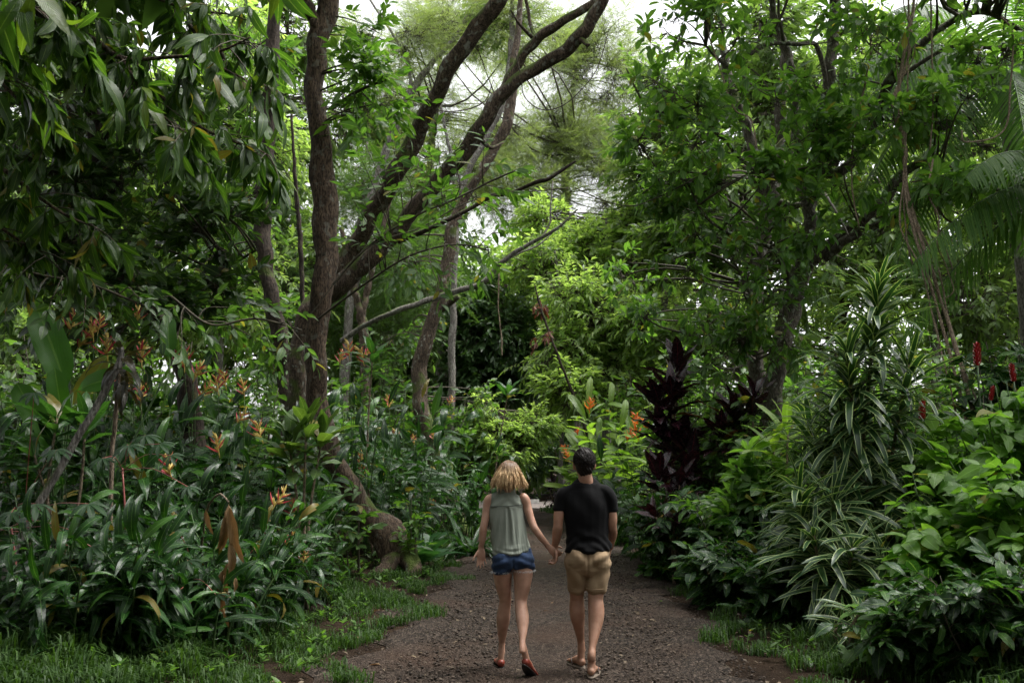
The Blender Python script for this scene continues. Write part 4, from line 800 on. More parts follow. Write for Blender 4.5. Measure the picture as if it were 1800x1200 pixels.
M_ybract = leafmat('yellow_bract', (.62, .46, .10), (.75, .58, .18), .45, .3, tcol=(1.1, 1.1, 1), ribw=0, vein=0)
M_obract = leafmat('orange_bract', (.75, .16, .03), (.85, .32, .05), .45, .35, tcol=(1.2, 1, 1), ribw=0, vein=0)
BR = leaf_t(1, .19, 'lance', 5, 2, droop=-.5, fold=1.6)
FLM = {}
def flower_mesh(kind, seed):
    key = (kind, seed)
    if key in FLM: return FLM[key]
    r = np.random.default_rng(seed + 90); A = Buf(); B = Buf(); n = 5
    for j in range(n):
        z = .03 + j * .035; sg = 1 if j % 2 else -1; d = np.array([[sg * .85, r.normal() * .35, .5 + .25 * j / n * 2]]); M = orient(d, np.array([[0, 0, 1.]]))[0]
        A.add(*xf_t(BR, M, (0, 0, z), .17 - .018 * j))
        for k_ in range(4):
            d = np.array([[sg * r.uniform(.1, .9), r.normal() * .5, r.uniform(.5, 1.2)]]); M = orient(d, np.array([[0, 1., 0]]))[0]; B.add(*xf_t(BR, M, (0, 0, z + .01), r.uniform(.06, .11)))
    K = np.stack([np.zeros(8), np.zeros(8), np.linspace(-.02, .2, 8)], 1); V, T, U = tubes(K[None], np.full((1, 8), .005), 5); B.add(V, T, U)
    m = {'hel': (M_bract, M_ybract), 'ora': (M_obract, M_ybract)}[kind]
    FLM[key] = (A.mesh('bract', m[0]), B.mesh('bloom', m[1] if kind == 'hel' else m[0])); return FLM[key]
def heliconia_flower(root, b, px, py, Y, s, smat, kind='hel', stem=True):
    t = P(px, py, Y) - np.array([0, 0, .08 * s]); off = np.array(b)
    if stem:
        bx, by = off[0] + rng.normal() * .2, off[1] + rng.normal() * .15; g = ground_at(bx, by); c = catmull([g, (g + t) / 2 + [(t[0] - g[0]) * .12, 0, .15], t], 12); V, T, U = tubes(c[None], np.linspace(.009, .005, 12)[None], 5)
        st = Buf().add(V, T, U).obj('flower_stalk', smat, root)
    sd_ = int(rng.integers(0, 4)); a, bb = flower_mesh(kind, sd_); R = Matrix.Rotation(rng.uniform(-.7, .7), 4, 'Z') @ Matrix.Rotation(rng.normal() * .3, 4, 'Y')
    o = link('flower', a, root); o.matrix_local = Matrix.Translation(tuple(t - off)) @ R @ Matrix.Scale(1.3 * s, 4); link('bloom', bb, o)
def rosette(root, L, top, n, leaf, amin=.15, amax=1.7, step=.022, face=.0, tilt=None, jit=.12):
    ax = nrm(np.array(tilt if tilt is not None else [0, 0, 1.])); X = nrm(np.cross(ax, [0.1, 1, 0])); Z = np.cross(X, ax)
    for j in range(n):
        f = j * 2.4 + rng.normal() * .15; s = j / max(1, n - 1); a = amin + (amax - amin) * s ** .8 + rng.normal() * jit
        d = ax * math.cos(a) + (X * math.cos(f) + Z * math.sin(f)) * math.sin(a); d[1] -= face * math.sin(a)
        q = np.array(top) - ax * step * j
        L.add(q, d, ax + rng.normal(size=3) * .12 + (np.array([0, 0, .0])), leaf * rng.uniform(.8, 1.12) * (.75 + .35 * math.sin(PI * min(1, s * 1.1))))
def cordyline(lab, base, heads, spk, leaf, n=26, smat=None, grp=None, name='ti_plant', face=.2, amax=1.7, step=.022, amin=.15, srad=.014):
    """heads: [top points]"""
    root = thing(name, lab, 'plant', base, grp); L = Leaves(SP[spk])
    for t in heads:
        t = np.array(t); b = np.array(base); c = catmull([b, b + (t - b) * .5 + [rng.normal() * .05, rng.normal() * .05, .04], t], 14)
        rr = np.linspace(srad * 1.3, srad * .8, 14) * (1 + .12 * (np.arange(14) % 2)); V, T, U = tubes(c[None], rr[None], 8, ref=(0.1, 1, 0)); Buf().add(V, T, U).obj('stem', smat or B_vine, root)
        rosette(root, L, t, n, leaf, amin, amax, step, face, tilt=c[-1] - c[-3])
    L.finish(root, 300); return root
def shrub(lab, px, Y, H, Wd, spk, leaf, nst=9, per=7, nl=7, grp=None, name='shrub', face=.4, nobj=300, mode='alt', ln=.35, droop=.25, smat=None, A=1.05, base=None, h0=.15, upj=.4, topb=.0, dead=0):
    b = G(px, Y) if base is None else np.array(base); root = thing(name, lab, 'bush' if name == 'shrub' else 'plant', b, grp); L = Leaves(SP[spk]); tb = Buf(); P0 = []; D = []
    smat = smat or B_twig
    for i in range(nst):
        a = rng.uniform(0, 2 * PI); r = math.sqrt(rng.uniform(0.02, 1)); tip = b + np.array([math.cos(a) * r * Wd, math.sin(a) * r * Wd * .8 - face * .2, H * (1 - .35 * r * r) * rng.uniform(.75, 1.05)])
        g = ground_at(b[0] + math.cos(a) * r * .15, b[1] + math.sin(a) * r * .15)
        c = catmull([g, g + (tip - g) * .5 + np.array([0, 0, .15 * H]) * .5 + rng.normal(size=3) * .05, tip], 12); V, T, U = tubes(c[None], np.linspace(.013, .004, 12)[None] * (H / 1.5) ** .5, 6); Buf().add(V, T, U).obj('stem', smat, root)
        for j in range(per):
            k = int((h0 + (1 - h0) * (j + .7) / per) * 11.2); k = min(k, 11); p0 = c[k]; az = rng.uniform(0, 2 * PI)
            d = np.array([math.cos(az), math.sin(az) - face, rng.uniform(-.1, .9)]) + (c[min(k + 1, 11)] - c[max(k - 1, 0)]) * .8; P0.append(p0); D.append(d)
    P0 = np.array(P0); D = np.array(D); tw = sprays(L, P0, D, ln * rng.uniform(.6, 1.3, len(P0)), nl, mode, A, droop, leaf, upj=upj)
    V, T, U = tubes(tw, np.array([.004, .0035, .003, .002]) * np.ones((len(tw), 1)), 4); tb.add(V, T, U); tb.obj('twigs', smat, root, kind='stuff')
    L.finish(root, nobj, minpx=9); return root

# ---------------------------------------------------------------- left bank of heliconia and ginger
HELF = [(122, 575), (165, 585), (190, 612), (250, 628), (135, 600), (325, 635), (340, 655), (385, 680), (398, 672), (205, 690), (248, 700), (240, 560), (462, 765), (386, 790), (302, 828), (415, 738), (345, 690), (430, 700), (262, 655), (180, 575)]
LP_ = [ # px, Y, H, ns, leaf, label, flowers
 (40, 8.0, 1.15, 11, .5, 'low dark ginger clump at the bottom left corner', []),
 (150, 8.0, 1.05, 11, .5, 'shadowy ginger clump in front of the large palmate leaves', []),
 (275, 8.5, 1.1, 11, .52, 'drooping ginger clump left of the hanging dead leaves', []),
 (385, 9.2, 1.25, 11, .56, 'dense arching ginger clump behind the hanging dead leaves', []),
 (445, 10.2, 1.2, 12, .56, 'arching ginger clump at the grass edge right of the dead leaves', [(478, 884, .8), (505, 958, .7), (533, 985, .5)]),
 (515, 11.0, 1.0, 10, .5, 'ginger clump of long glossy leaves left of the leaning trunk foot', [(518, 900, .7)]),
 (215, 7.9, .95, 9, .48, 'lowest ginger clump spilling onto the grass at the lower left', []),
 (325, 8.3, 1.0, 9, .5, 'low ginger clump directly left of the dead leaves at the grass edge', []),
 (95, 7.7, .9, 9, .46, 'low ginger clump nearest the bottom left of the frame', []),
 (-40, 10.2, 1.9, 9, .5, 'tall clump leaning in from the left edge', []),
 (60, 10.6, 1.75, 9, .5, 'heliconia clump at the foot of the slanting pale stem', []),
 (170, 10.6, 1.85, 10, .5, 'heliconia clump right of the slanting pale stem', [(205, 690, .9), (302, 828, .9)]),
 (285, 10.9, 1.8, 11, .5, 'heliconia clump with a flower just above the shiny wet leaves', [(386, 790, .8), (248, 700, .8)]),
 (400, 11.6, 1.8, 11, .52, 'heliconia clump with three blooms left of the broad ti plant', [(462, 765, .9), (415, 738, .7), (430, 690, .7)]),
 (482, 12.6, 1.7, 10, .52, 'ginger clump hiding the base of the dark upright tree', []),
 (60, 12.2, 2.45, 10, .52, 'tall heliconia with two blooms above the upright banana-like leaf', [(122, 575, 1), (135, 605, 1)]),
 (160, 12.0, 2.35, 10, .52, 'tall heliconia with yellow and pink blooms by the slanting stem top', [(165, 588, 1), (190, 620, 1.1), (172, 578, .8)]),
 (260, 12.2, 2.35, 10, .52, 'tall heliconia with a single bright bloom right of the leaf crown', [(250, 632, 1.1), (238, 565, .9)]),
 (340, 12.6, 2.3, 10, .52, 'tall heliconia with a cluster of pink blooms in mid bank', [(325, 640, 1.1), (340, 660, .9), (385, 684, .9)]),
 (430, 13.6, 2.2, 10, .54, 'tall heliconia with blooms close to the dark upright tree', [(398, 674, .9), (352, 692, .9)]),
 (-20, 14, 2.9, 9, .55, 'tall leafy clump behind the left edge', []),
 (620, 15.8, 2.6, 11, .58, 'tall ginger with pale blooms just right of the brown trunk', [(615, 622, 1), (640, 632, 1), (597, 634, .8)]),
 (690, 17, 2.7, 12, .6, 'tall ginger with one red tipped bloom between the two brown trunks', [(685, 712, .8), (643, 622, .7)]),
 (655, 16.2, 2.0, 11, .55, 'mid height ginger behind the leaning trunk foot', [(632, 810, .8), (638, 834, .7)]),
 (735, 18.5, 2.2, 12, .6, 'ginger clump with small orange blooms before the stump based tree', [(698, 768, .7), (728, 776, .6), (762, 770, .7), (700, 790, .6)]),
 (775, 20.2, 2.6, 11, .6, 'tall ginger in front of the stump based tree', [(790, 708, .7), (764, 890, .8)]),
 (715, 21, 3.3, 11, .66, 'tall dark ginger crowded around the stump based tree', []),
 (822, 21.2, 2.3, 9, .6, 'arching ginger leaning over the path behind the woman', []),
 (560, 17.5, 2.8, 10, .6, 'tall dark ginger behind the brown trunk', []),
 (640, 20, 3.0, 10, .6, 'dark ginger far back between the trunks', []),
 (330, 16, 2.9, 10, .58, 'tall dark ginger at the foot of the slanting black tree', []),
 (200, 16.5, 3.0, 10, .58, 'tall dark ginger deep in the shade on the left', []),
]
for (px, Y, H, ns, lf, lab, fl) in LP_:
    ci = int(px * 7 + Y * 3) % 3
    ginger(lab, px, Y, H, ns + (6 if H <= 1.5 else 0), spk='gin2' if (H <= 1.5 or ci == 1) else 'gin', leaf=lf * (.82 if (H <= 1.5 or ci == 1) else 1.1), nl=11 if H < 1.5 else 9, flowers=fl, grp='ginger and heliconia clumps on the left bank', name='heliconia_plant' if fl else 'ginger_plant', spread=.42 + .06 * H, start=.08 if H < 1.5 else .2, leanf=.5 if H < 1.5 else .3, cat='plant')
# big upright banana-like leaves
rb = thing('banana_like_plant', 'plant with huge upright lit leaves at the left edge', 'plant', G(95, 11)); L = Leaves(SP['ban'])
b0 = np.array(rb.location)
for (x0, y0, x1, y1, dY) in [(122, 700, 75, 545, .0), (128, 690, 208, 640, -.1), (90, 790, 40, 680, .1), (110, 800, 25, 760, -.2), (122, 720, 175, 640, .15), (112, 760, 100, 660, -.25), (300, 640, 290, 560, .6)]:
    a = P(x0, y0, 10.8 + dY); e = P(x1, y1, 10.7 + dY + rng.uniform(-.2, .1)); L.add(a, e - a, np.array([.2, -1, .35]), np.linalg.norm(e - a) * 1.12)
    g = b0 + rng.normal(size=3) * [.06, .06, 0]; c = catmull([g, (g + a) / 2, a], 8); V, T, U = tubes(c[None], np.linspace(.02, .01, 8)[None], 6); Buf().add(V, T, U).obj('stalk', B_gtwig, rb)
L.finish(rb, 40)
# slanting pale stem with dark leaf crown, plus second scarred stem
def pxstem(lab, pts, spk, n, leaf, mat, grp=None, amax=2., name='ti_plant', face=.1, step=.02, amin=.1):
    a = [P(p[0], p[1], p[2]) for p in pts]; root = thing(name, lab, 'plant', a[0], grp); (V, T, U), sk = limb(pts, 10, rough=.06)
    Buf().add(V, T, U).obj('stem', mat, root); L = Leaves(SP[spk]); rosette(root, L, a[-1], n, leaf, amin, amax, step, face, tilt=sk[-1] - sk[-4]); L.finish(root, 200); return root
M_darkti = leafmat('brown_green_leaf', (.018, .020, .010), (.045, .035, .016), .3, .25, vein=14, rib=(.08, .07, .03))
sp('dti', M_darkti, vr(4, Wd=.2, prof='lance', n=7, nx=4, droop=1.5, fold=.4, wave=.06, pet=.1))
pxstem('dark crowned ti plant on a long pale slanting bare stem', [(-22, 1125, 8.5, 15), (20, 980, 8.6, 14), (95, 840, 8.7, 13), (160, 730, 8.8, 13), (208, 642, 8.9, 12), (213, 610, 8.9, 11)], 'dti', 24, .34, B_grey, amin=.3)
pxstem('thin scarred dark stem standing beside the slanting pale stem', [(190, 1110, 9.0, 8), (193, 960, 9.0, 8), (197, 800, 9.1, 8), (203, 740, 9.1, 8), (207, 680, 9.1, 9), (212, 625, 9.1, 9)], 'dti', 12, .32, B_vine)
cordyline('dark broad leaved ti plant below the upright banana-like leaves', G(95, 10.0), [P(100, 735, 10.0), P(60, 800, 9.8), P(150, 745, 10.1)], 'ti', .5, 12, amax=1.3)
M_ti2 = leafmat('olive_ti_leaf', (.045, .10, .02), (.10, .16, .03), .3, .3, vein=16, rib=(.16, .24, .07))
sp('ti2', M_ti2, vr(4, Wd=.34, prof='obov', n=7, nx=4, droop=.5, fold=.35, wave=.07, pet=.1))
# green ti plant in front of the brown trunk
cordyline('broad olive green ti plant in front of the brown trunk', G(540, 10.8), [P(538, 752, 10.7), P(566, 770, 10.8), P(508, 776, 10.7)], 'ti2', .46, 16, amax=1.35, face=.15)
cordyline('green ti plant high up right of the brown trunk', G(655, 15.2), [P(655, 620, 15.2)], 'ti', .5, 16, amax=1.5)
cordyline('pale green ti plant on a thin stem left of the dark bright centre tree', G(862, 24), [P(893, 690, 23.5)], 'ti', .55, 12, amax=1.2)
# palmate cassava-like leaves on red stalks
for (lab, b, leaves_, g) in [('large palmate leaves on red stalks low at the left', (20, 8.3), [(62, 885, 1), (155, 885, 1.05), (60, 690, .8), (100, 790, .8), (160, 960, .9), (20, 900, .8), (190, 1000, .8), (120, 930, .8)], None),
    ('lit palmate leaves on thin red stalks at the middle of the left bank', (215, 8.9), [(225, 782, 1), (255, 765, .9), (280, 780, .8), (180, 805, .8), (330, 855, .7), (300, 800, .7)], None),
    ('shaded palmate leaves beneath the hanging dead leaves', (330, 8.4), [(330, 985, .8), (270, 1000, .8), (300, 1050, .7), (380, 1045, .7), (240, 960, .8), (310, 930, .8)], None),
    ('small palmate leaves at the foot of the ginger near the path verge', (470, 10.6), [(455, 930, .7), (495, 960, .7), (430, 985, .7), (520, 1000, .7), (475, 905, .6)], None)]:
    base = G(b[0], b[1]); root = thing('cassava_plant', lab, 'plant', base, 'plants with palmate leaves'); L = Leaves(SP['cas']); sc = P(b[0], leaves_[0][1] + 40, b[1] + .2)
    V, T, U = tubes(catmull([base, (base + sc) / 2 + [.03, 0, 0], sc], 10)[None], np.linspace(.014, .008, 10)[None], 6); Buf().add(V, T, U).obj('stem', M_redst, root)
    for (x, y, s) in leaves_:
        Yl = b[1] - rng.uniform(.3, .7); e = P(x, y, Yl); q = sc + rng.normal(size=3) * .05; c = catmull([q, (q + e) / 2 + [0, 0, .08], e], 9); V, T, U = tubes(c[None], np.full((1, 9), .0035), 5); Buf().add(V, T, U).obj('petiole', M_redst, root)
        d = e - q; d[2] = -.25; L.add(e, nrm(d) + [0, -.5, -.25], np.array([0, -.5, 1.]) + rng.normal(size=3) * .15, .5 * s)
    L.finish(root, 60)
# hanging dead leaves
rd = thing('dead_leaf_cluster', 'long shrivelled brown leaves hanging before the left bank', 'leaf', P(400, 880, 8.1)); L = Leaves(SP['dead'])
for (x, y, dx, dy, s) in [(402, 885, 0, 100, .5), (405, 890, 8, 110, .55), (398, 900, -4, 90, .45), (404, 950, 10, 70, .4), (400, 990, -14, 60, .42), (392, 1000, -6, 50, .4), (395, 1010, -14, 90, .5), (362, 895, 6, 50, .26), (412, 1010, 6, 40, .24), (386, 1020, 4, 50, .3), (270, 1120, 10, 30, .2), (295, 1118, 6, 26, .16)]:
    a = P(x, y, 8.1 + rng.uniform(-.05, .05)); e = P(x + dx, y + dy, 8.1); L.add(a, e - a, np.array([rng.normal() * .5, -1, 0]), s * .9, np.array([rng.normal() * .5]))
V, T, U = tubes(catmull([P(350, 1000, 9.1), P(362, 900, 8.6), P(385, 868, 8.2), P(402, 882, 8.1)], 8)[None], np.linspace(.012, .007, 8)[None], 6); Buf().add(V, T, U).obj('stalk', B_vine, rd); L.finish(rd, 40)
# ferns near the trunk feet
def fern(lab, px, Y, n, l, z0=0., grp='ferns on the left verge'):
    b = G(px, Y); root = thing('fern', lab, 'fern', b, grp); L = Leaves(SP['fern'])
    for j in range(n):
        f = j * 2.4; a = rng.uniform(.5, 1.1); d = np.array([math.cos(f) * math.sin(a), math.sin(f) * math.sin(a), math.cos(a)]); L.add(b + [0, 0, z0], d, np.array([0, 0, 1.]) + .01, l * rng.uniform(.7, 1.1))
    L.finish(root, 60, name='frond')
fern('bluish green fern right of the leaning trunk foot', 735, 15.6, 11, .7); fern('fern at the verge between the two brown trunk feet', 748, 17.5, 8, .6); fern('small fern just behind the leaning trunk foot', 712, 16, 8, .55); fern('fern low beside the stump', 760, 19.4, 6, .5)
shrub('small light green shrub right of the leaning trunk foot', 715, 14.6, 1.1, .3, 'lit', .13, nst=4, per=5, nl=7, ln=.25)
shrub('bright young shrub in front of the leaning trunk', 628, 13.4, 1.5, .35, 'ell', .16, nst=4, per=5, nl=7, ln=.3)
# strap leaved tuft at the left path edge behind the woman
sp('str', M_gin, vr(4, Wd=.07, prof='strap', n=7, nx=2, droop=2.2, fold=.4))
rr = thing('spider_lily', 'tuft of long narrow strap leaves hanging at the path edge by the stump', 'plant', G(826, 17.5)); L = Leaves(SP['str'])
for j in range(46): 
    f = rng.uniform(0, 6.28); a = rng.uniform(.1, .9); L.add(np.array(rr.location) + [rng.normal() * .08, rng.normal() * .08, .0], np.array([math.cos(f) * math.sin(a), math.sin(f) * math.sin(a), math.cos(a)]), np.array([0, 0, 1.]), rng.uniform(.8, 1.3))
L.finish(rr, 60)
# undergrowth filling the deep shade behind the left bank
for (px, Y, H, Wd, lab) in [(20, 15, 2.6, 1.3, 'dark bush in the shade behind the left edge clump'), (150, 14.5, 2.5, 1.3, 'dark bush behind the tall heliconias on the left'), (290, 15.5, 2.7, 1.3, 'dark bush behind the pink heliconia cluster'), (430, 16.5, 2.8, 1.2, 'dark bush between the slanting and upright dark trees'), (560, 19, 3., 1.2, 'dark bush behind the brown trunk foot'), (90, 19, 4, 1.8, 'tall dark bush deep behind the left bank'), (300, 20, 4.2, 1.8, 'tall bush behind the slanting black tree'), (480, 21, 4., 1.7, 'tall bush behind the dark upright tree'), (620, 23, 4, 1.6, 'tall bush behind the slim forked tree'), (720, 25, 4, 1.5, 'bush behind the tall dark ginger'), (800, 25.5, 3.2, 1.1, 'bush behind the stump at the path edge')]:
    shrub(lab, px, Y, H, Wd, 'round' if H < 3 else 'ell', .19, nst=16, per=9, nl=8, ln=.5, grp='dark bushes behind the left bank', nobj=60, face=.2)
# ---------------------------------------------------------------- right side
# striped dracaena: several leafy heads on bare stems
def dracaena(lab, base, heads, leaf=.68, grp=None):
    root = thing('striped_dracaena', lab, 'plant', base, grp); L = Leaves(SP['drac'])
    for (t, length, n) in heads:
        t = np.array(t); b = np.array(base) + [rng.normal() * .12, rng.normal() * .1, 0]; b[2] = float(gz(b[0], b[1])); c = catmull([b, b + (t - b) * .5 + [rng.normal() * .06, .03, .03], t], 18)
        V, T, U = tubes(c[None], (np.linspace(.024, .013, 18) * (1 + .08 * (np.arange(18) % 2)))[None], 8, ref=(.1, 1, 0)); Buf().add(V, T, U).obj('stem', B_vine, root)
        ax = nrm(c[-1] - c[-5]); X = nrm(np.cross(ax, [.1, 1, 0])); Z = np.cross(X, ax); tot = np.linalg.norm(t - b)
        for j in range(n):
            s = j / (n - 1); down = length * s; k = max(0, 17 * (1 - down / tot)); k0 = int(min(k, 16)); q = c[k0] + (c[k0 + 1] - c[k0]) * (k - k0); f = j * 2.4 + rng.normal() * .2
            a = .12 + 1.25 * s ** .45 + rng.normal() * .12; d = ax * math.cos(a) + (X * math.cos(f) + Z * math.sin(f)) * math.sin(a)
            L.add(q, d, ax, leaf * rng.uniform(.8, 1.1) * (.7 + .4 * min(1, s * 4)))
    L.finish(root, 300); return root
bD = G(1535, 10.4)
dracaena('tall striped leaf dracaena towering over the right bank', bD, [(P(1545, 500, 10.2), 1.5, 150), (P(1490, 620, 10.0), 1.1, 90), (P(1598, 640, 10.1), .8, 60)])
dracaena('striped dracaena stems massed below the tallest one on the left', G(1480, 10.6), [(P(1480, 740, 10.3), .9, 80), (P(1440, 800, 10.5), .9, 70), (P(1418, 730, 11), .8, 55), (P(1465, 880, 9.8), .7, 60), (P(1520, 830, 10.0), .9, 60)])
dracaena('low striped dracaena heads filling the foot of the tallest one', G(1470, 9.6), [(P(1430, 940, 9.5), .6, 46), (P(1500, 960, 9.3), .6, 46), (P(1560, 990, 9.3), .5, 40), (P(1405, 860, 9.9), .5, 40)], .6)
dracaena('striped dracaena head leaning right of the bare stem', G(1590, 10.0), [(P(1600, 850, 9.9), .9, 66), (P(1560, 930, 9.7), .7, 46), (P(1635, 900, 10), .6, 34)])
dracaena('small striped dracaena sprawling at the bottom right verge', G(1500, 8.6), [(P(1512, 1075, 8.4), .2, 18), (P(1480, 1100, 8.5), .2, 14)], leaf=.36)
# burgundy ti plants
for (lab, px, Y, hs, lf) in [('tall burgundy ti plant right of the orange flowers', 1185, 15.5, [(1182, 690), (1165, 760), (1205, 770), (1158, 705), (1190, 640)], .68), ('low burgundy ti plant under the tall burgundy one', 1165, 14.8, [(1160, 830), (1195, 850), (1215, 800)], .55),
    ('dark burgundy ti plant at the foot of the avocado trunk', 1300, 15.2, [(1290, 720), (1325, 700), (1270, 760)], .58)]:
    cordyline(lab, G(px, Y), [P(x, y, Y + rng.uniform(-.3, .3)) for x, y in hs], 'bur', lf, 20, amax=1.7, amin=.1, grp='burgundy ti plants', face=.1, step=.03)
cordyline('small distant burgundy ti plant at the bend of the path', G(985, 31), [P(971, 845, 31), P(966, 860, 30.8)], 'bur', .4, 22, amax=2.2)
cordyline('tiny reddish brown ti plant low under the glossy shrub', G(1185, 13.4), [P(1185, 920, 13.2), P(1150, 905, 13.4)], 'bur', .4, 10, amax=1.3)
# bright heliconias with orange flowers behind the man
for (lab, px, Y, H, ns, fl) in [('sunlit heliconia with orange flowers at the left end of the bright clump', 1042, 24.5, 2.4, 9, [(1000, 792, .9), (1013, 765, .9), (1035, 712, 1)]), ('tallest sunlit heliconia in the bright clump', 1088, 23, 3.4, 9, [(1036, 718, 1.1), (1110, 755, .9)]), ('sunlit heliconia with red orange flowers next to the burgundy plant', 1132, 20.5, 3.1, 10, [(1122, 765, 1.1), (1123, 742, 1), (1140, 748, .9), (1102, 770, .9)]), ('yellow green heliconia low beside the man', 1068, 24, 1.9, 9, [(1000, 805, .8)])]:
    r = ginger(lab, px, Y, H, ns, 'hel', .8, 7, grp='sunlit heliconias with orange flowers', name='heliconia_plant', spread=.5, start=.35, leanf=.2, face=.2)
    for f in fl: heliconia_flower(r, r.location, f[0], f[1], Y - .3, f[2] * 1.0, B_gtwig, 'ora')
for (lab, px, Y, H) in [('green ginger clump right beside the man', 1150, 17.5, 2.0), ('green ginger clump below the orange flowers', 1172, 16.2, 1.9), ('low green ginger at the right path edge', 1122, 19.5, 1.3), ('tall ginger behind the low burgundy plant', 1230, 17, 2.4), ('leafy ginger at the far right path edge', 1085, 22, 1.3)]:
    ginger(lab, px, Y, H, 10, 'gin' if 'tall' in lab else 'gin', .55, 9, grp='ginger clumps on the right bank', spread=.5, start=.1)
# small red flower on a slim stem
rf = thing('hibiscus', 'slim bare stemmed plant with one red flower left of the man', 'plant', G(994, 30)); b_ = np.array(rf.location)
c = catmull([b_, P(978, 800, 30), P(962, 760, 30)], 12); V, T, U = tubes(c[None], np.linspace(.014, .008, 12)[None], 6); Buf().add(V, T, U).obj('stem', B_vine, rf)
pe = Buf(); PT = leaf_t(1, .8, 'obov', 4, 2, droop=.8, fold=.3)
for j in range(5):
    a = j * 1.2566; M = orient(np.array([[math.cos(a), -.35, math.sin(a)]]), np.array([[0, -1., 0]]))[0]; pe.add(*xf_t(PT, M, (0, 0, 0), .13))
M_red = plainmat('red_petal', (.55, .02, .03), (.68, .03, .05), .5, 20, trans=.2); fo = pe.obj('flower', M_red, rf); fo.location = tuple(P(968, 807, 29.7) - b_)
L = Leaves(SP['ell']); L.add(np.repeat(P(962, 770, 30)[None], 9, 0) + rng.normal(size=(9, 3)) * .12, rng.normal(size=(9, 3)) + [-.5, -.5, .2], np.array([0, 0, 1.]) * np.ones((9, 3)), .42); L.finish(rf, 20)
# glossy shrubs right of the path
RS = [ # lab, px, Y, H, Wd, sp, leaf
 ('glossy dark shrub directly under the burgundy plants', 1170, 14.2, 1.35, .7, 'cof', .21), ('glossy shrub with drooping leaf tips right of the burgundy plants', 1240, 13.2, 1.35, .7, 'cof', .2),
 ('leafy shrub with fresh green tips in mid right bank', 1300, 12.6, 1.9, .6, 'lit', .16), ('wet glossy shrub left of the dracaena', 1325, 12.2, 1.15, .6, 'cof', .22), ('low glossy shrub beside the right verge grass', 1290, 11.6, .8, .5, 'cof', .19),
 ('dark low shrub at the dracaena foot', 1385, 10.4, .7, .5, 'cof', .2), ('fresh green shrub reaching up beside the dracaena', 1350, 12.4, 1.7, .45, 'avo', .24), ('tall shrub hiding the avocado trunk foot', 1400, 14, 2.3, .8, 'avod', .2),
 ('bush of heart shaped leaves climbing before the avocado trunk', 1330, 15, 2.7, .8, 'ell', .17), ('dark leafy bush behind the burgundy plants', 1240, 17, 3.2, .9, 'avod', .2), ('leafy bush under the left avocado trunk', 1300, 17, 2.9, .9, 'avod', .2),
 ('lime green bush at the right edge in front of the red ginger', 1780, 9.4, 1.95, .7, 'lime', .2), ('lime green bush right of the dracaena', 1735, 10.2, 1.75, .6, 'lime', .2), ('broad leaved lime bush in the lower right', 1700, 8.9, 1.35, .6, 'lime', .17),
 ('lit bush filling the right edge at mid height', 1830, 9.8, 2.2, .8, 'lime', .2), ('dark coffee like bush in the bottom right corner', 1740, 7.3, .8, .5, 'cof', .16), ('dark glossy bush at the bottom between dracaena and corner', 1620, 7.7, .6, .45, 'cof', .16),
 ('low bush with pale lit leaf tips at the bottom right', 1585, 7.9, .4, .3, 'lime', .15), ('shaded bush under the lime leaves at the right edge', 1850, 8.4, 1.4, .7, 'lime', .18), ('bush of lit round leaves before the dark stems', 1650, 8.8, .8, .35, 'lime', .16),
 ('tall shady bush behind the red ginger flowers', 1740, 12.5, 2.2, .8, 'cof', .24), ('tall bush behind the dracaena', 1560, 13, 2.4, .8, 'cof', .2), ('dark glossy bush hanging at the far right middle', 1790, 13.5, 3.3, .8, 'cof', .26),
 ('leafy bush behind the vine bundle foot', 1650, 15, 2.4, 1., 'lime', .18), ('bush in the gap between dracaena and avocado trunk', 1470, 14.5, 2.4, .8, 'avod', .2), ('tall bush beyond the palms', 1700, 20, 4, 1.6, 'ell', .22), ('tall bush behind the avocado trunks', 1420, 21, 4.2, 1.7, 'ell', .22), ('tall bush behind the dracaena far back', 1560, 20, 4., 1.6, 'avod', .24), ('tall bush at the far right back', 1850, 18, 4, 1.4, 'ell', .22), ('bush behind the bright heliconias', 1130, 25, 3.6, 1.3, 'ell', .2), ('tall bush left of the avocado trunks', 1240, 22, 4.3, 1.5, 'avod', .22)]
for (lab, px, Y, H, Wd, k_, lf) in RS:
    big = H > 3.1
    shrub(lab, px, Y, H, Wd, k_, lf, nst=14 if not big else 18, per=8 if not big else 9, nl=7 if k_ != 'avo' else 8, ln=.3 if not big else .5, grp='leafy shrubs on the right bank', nobj=230 if Y < 16 else 60, mode='whorl' if k_ in ('avo', 'avod') else 'alt', smat=B_gtwig if k_ == 'lime' else None, h0=.05 if H < 1.5 else .15, A=1.2)
cordyline('big soft green leaves of a ginger beside the dracaena on its left', G(1385, 12), [P(1385, 760, 12), P(1360, 790, 12.1)], 'hel', .55, 9, amax=1.2)
# red cone gingers
M_cone = plainmat('red_waxy_bract', (.22, .006, .010), (.38, .012, .016), .35, 25)
def cone_mesh():
    b = Buf(); n = 64
    for j in range(n):
        s = j / n; z = s * .2; r = .042 * math.sin(PI * (.18 + .75 * s)) ** .6; f = j * 2.4; d = np.array([[math.cos(f) * .95, math.sin(f) * .95, .6]]); M = orient(d, np.array([[-math.cos(f), -math.sin(f), .3]]))[0]
        b.add(*xf_t(CT_, M, (math.cos(f) * r * .5, math.sin(f) * r * .5, z - .01), .042))
    K = np.stack([np.zeros(9), np.zeros(9), np.linspace(-.01, .22, 9)], 1); V, T, U = tubes(K[None], (.024 * np.sin(PI * np.linspace(.15, .97, 9)) ** .6)[None], 9, ref=(0, 1, 0)); b.add(V, T, U); return b.mesh('flower_cone', M_cone)
CT_ = leaf_t(1, .75, 'obov', 3, 2, droop=-.5, fold=-.5)
me_c = cone_mesh()
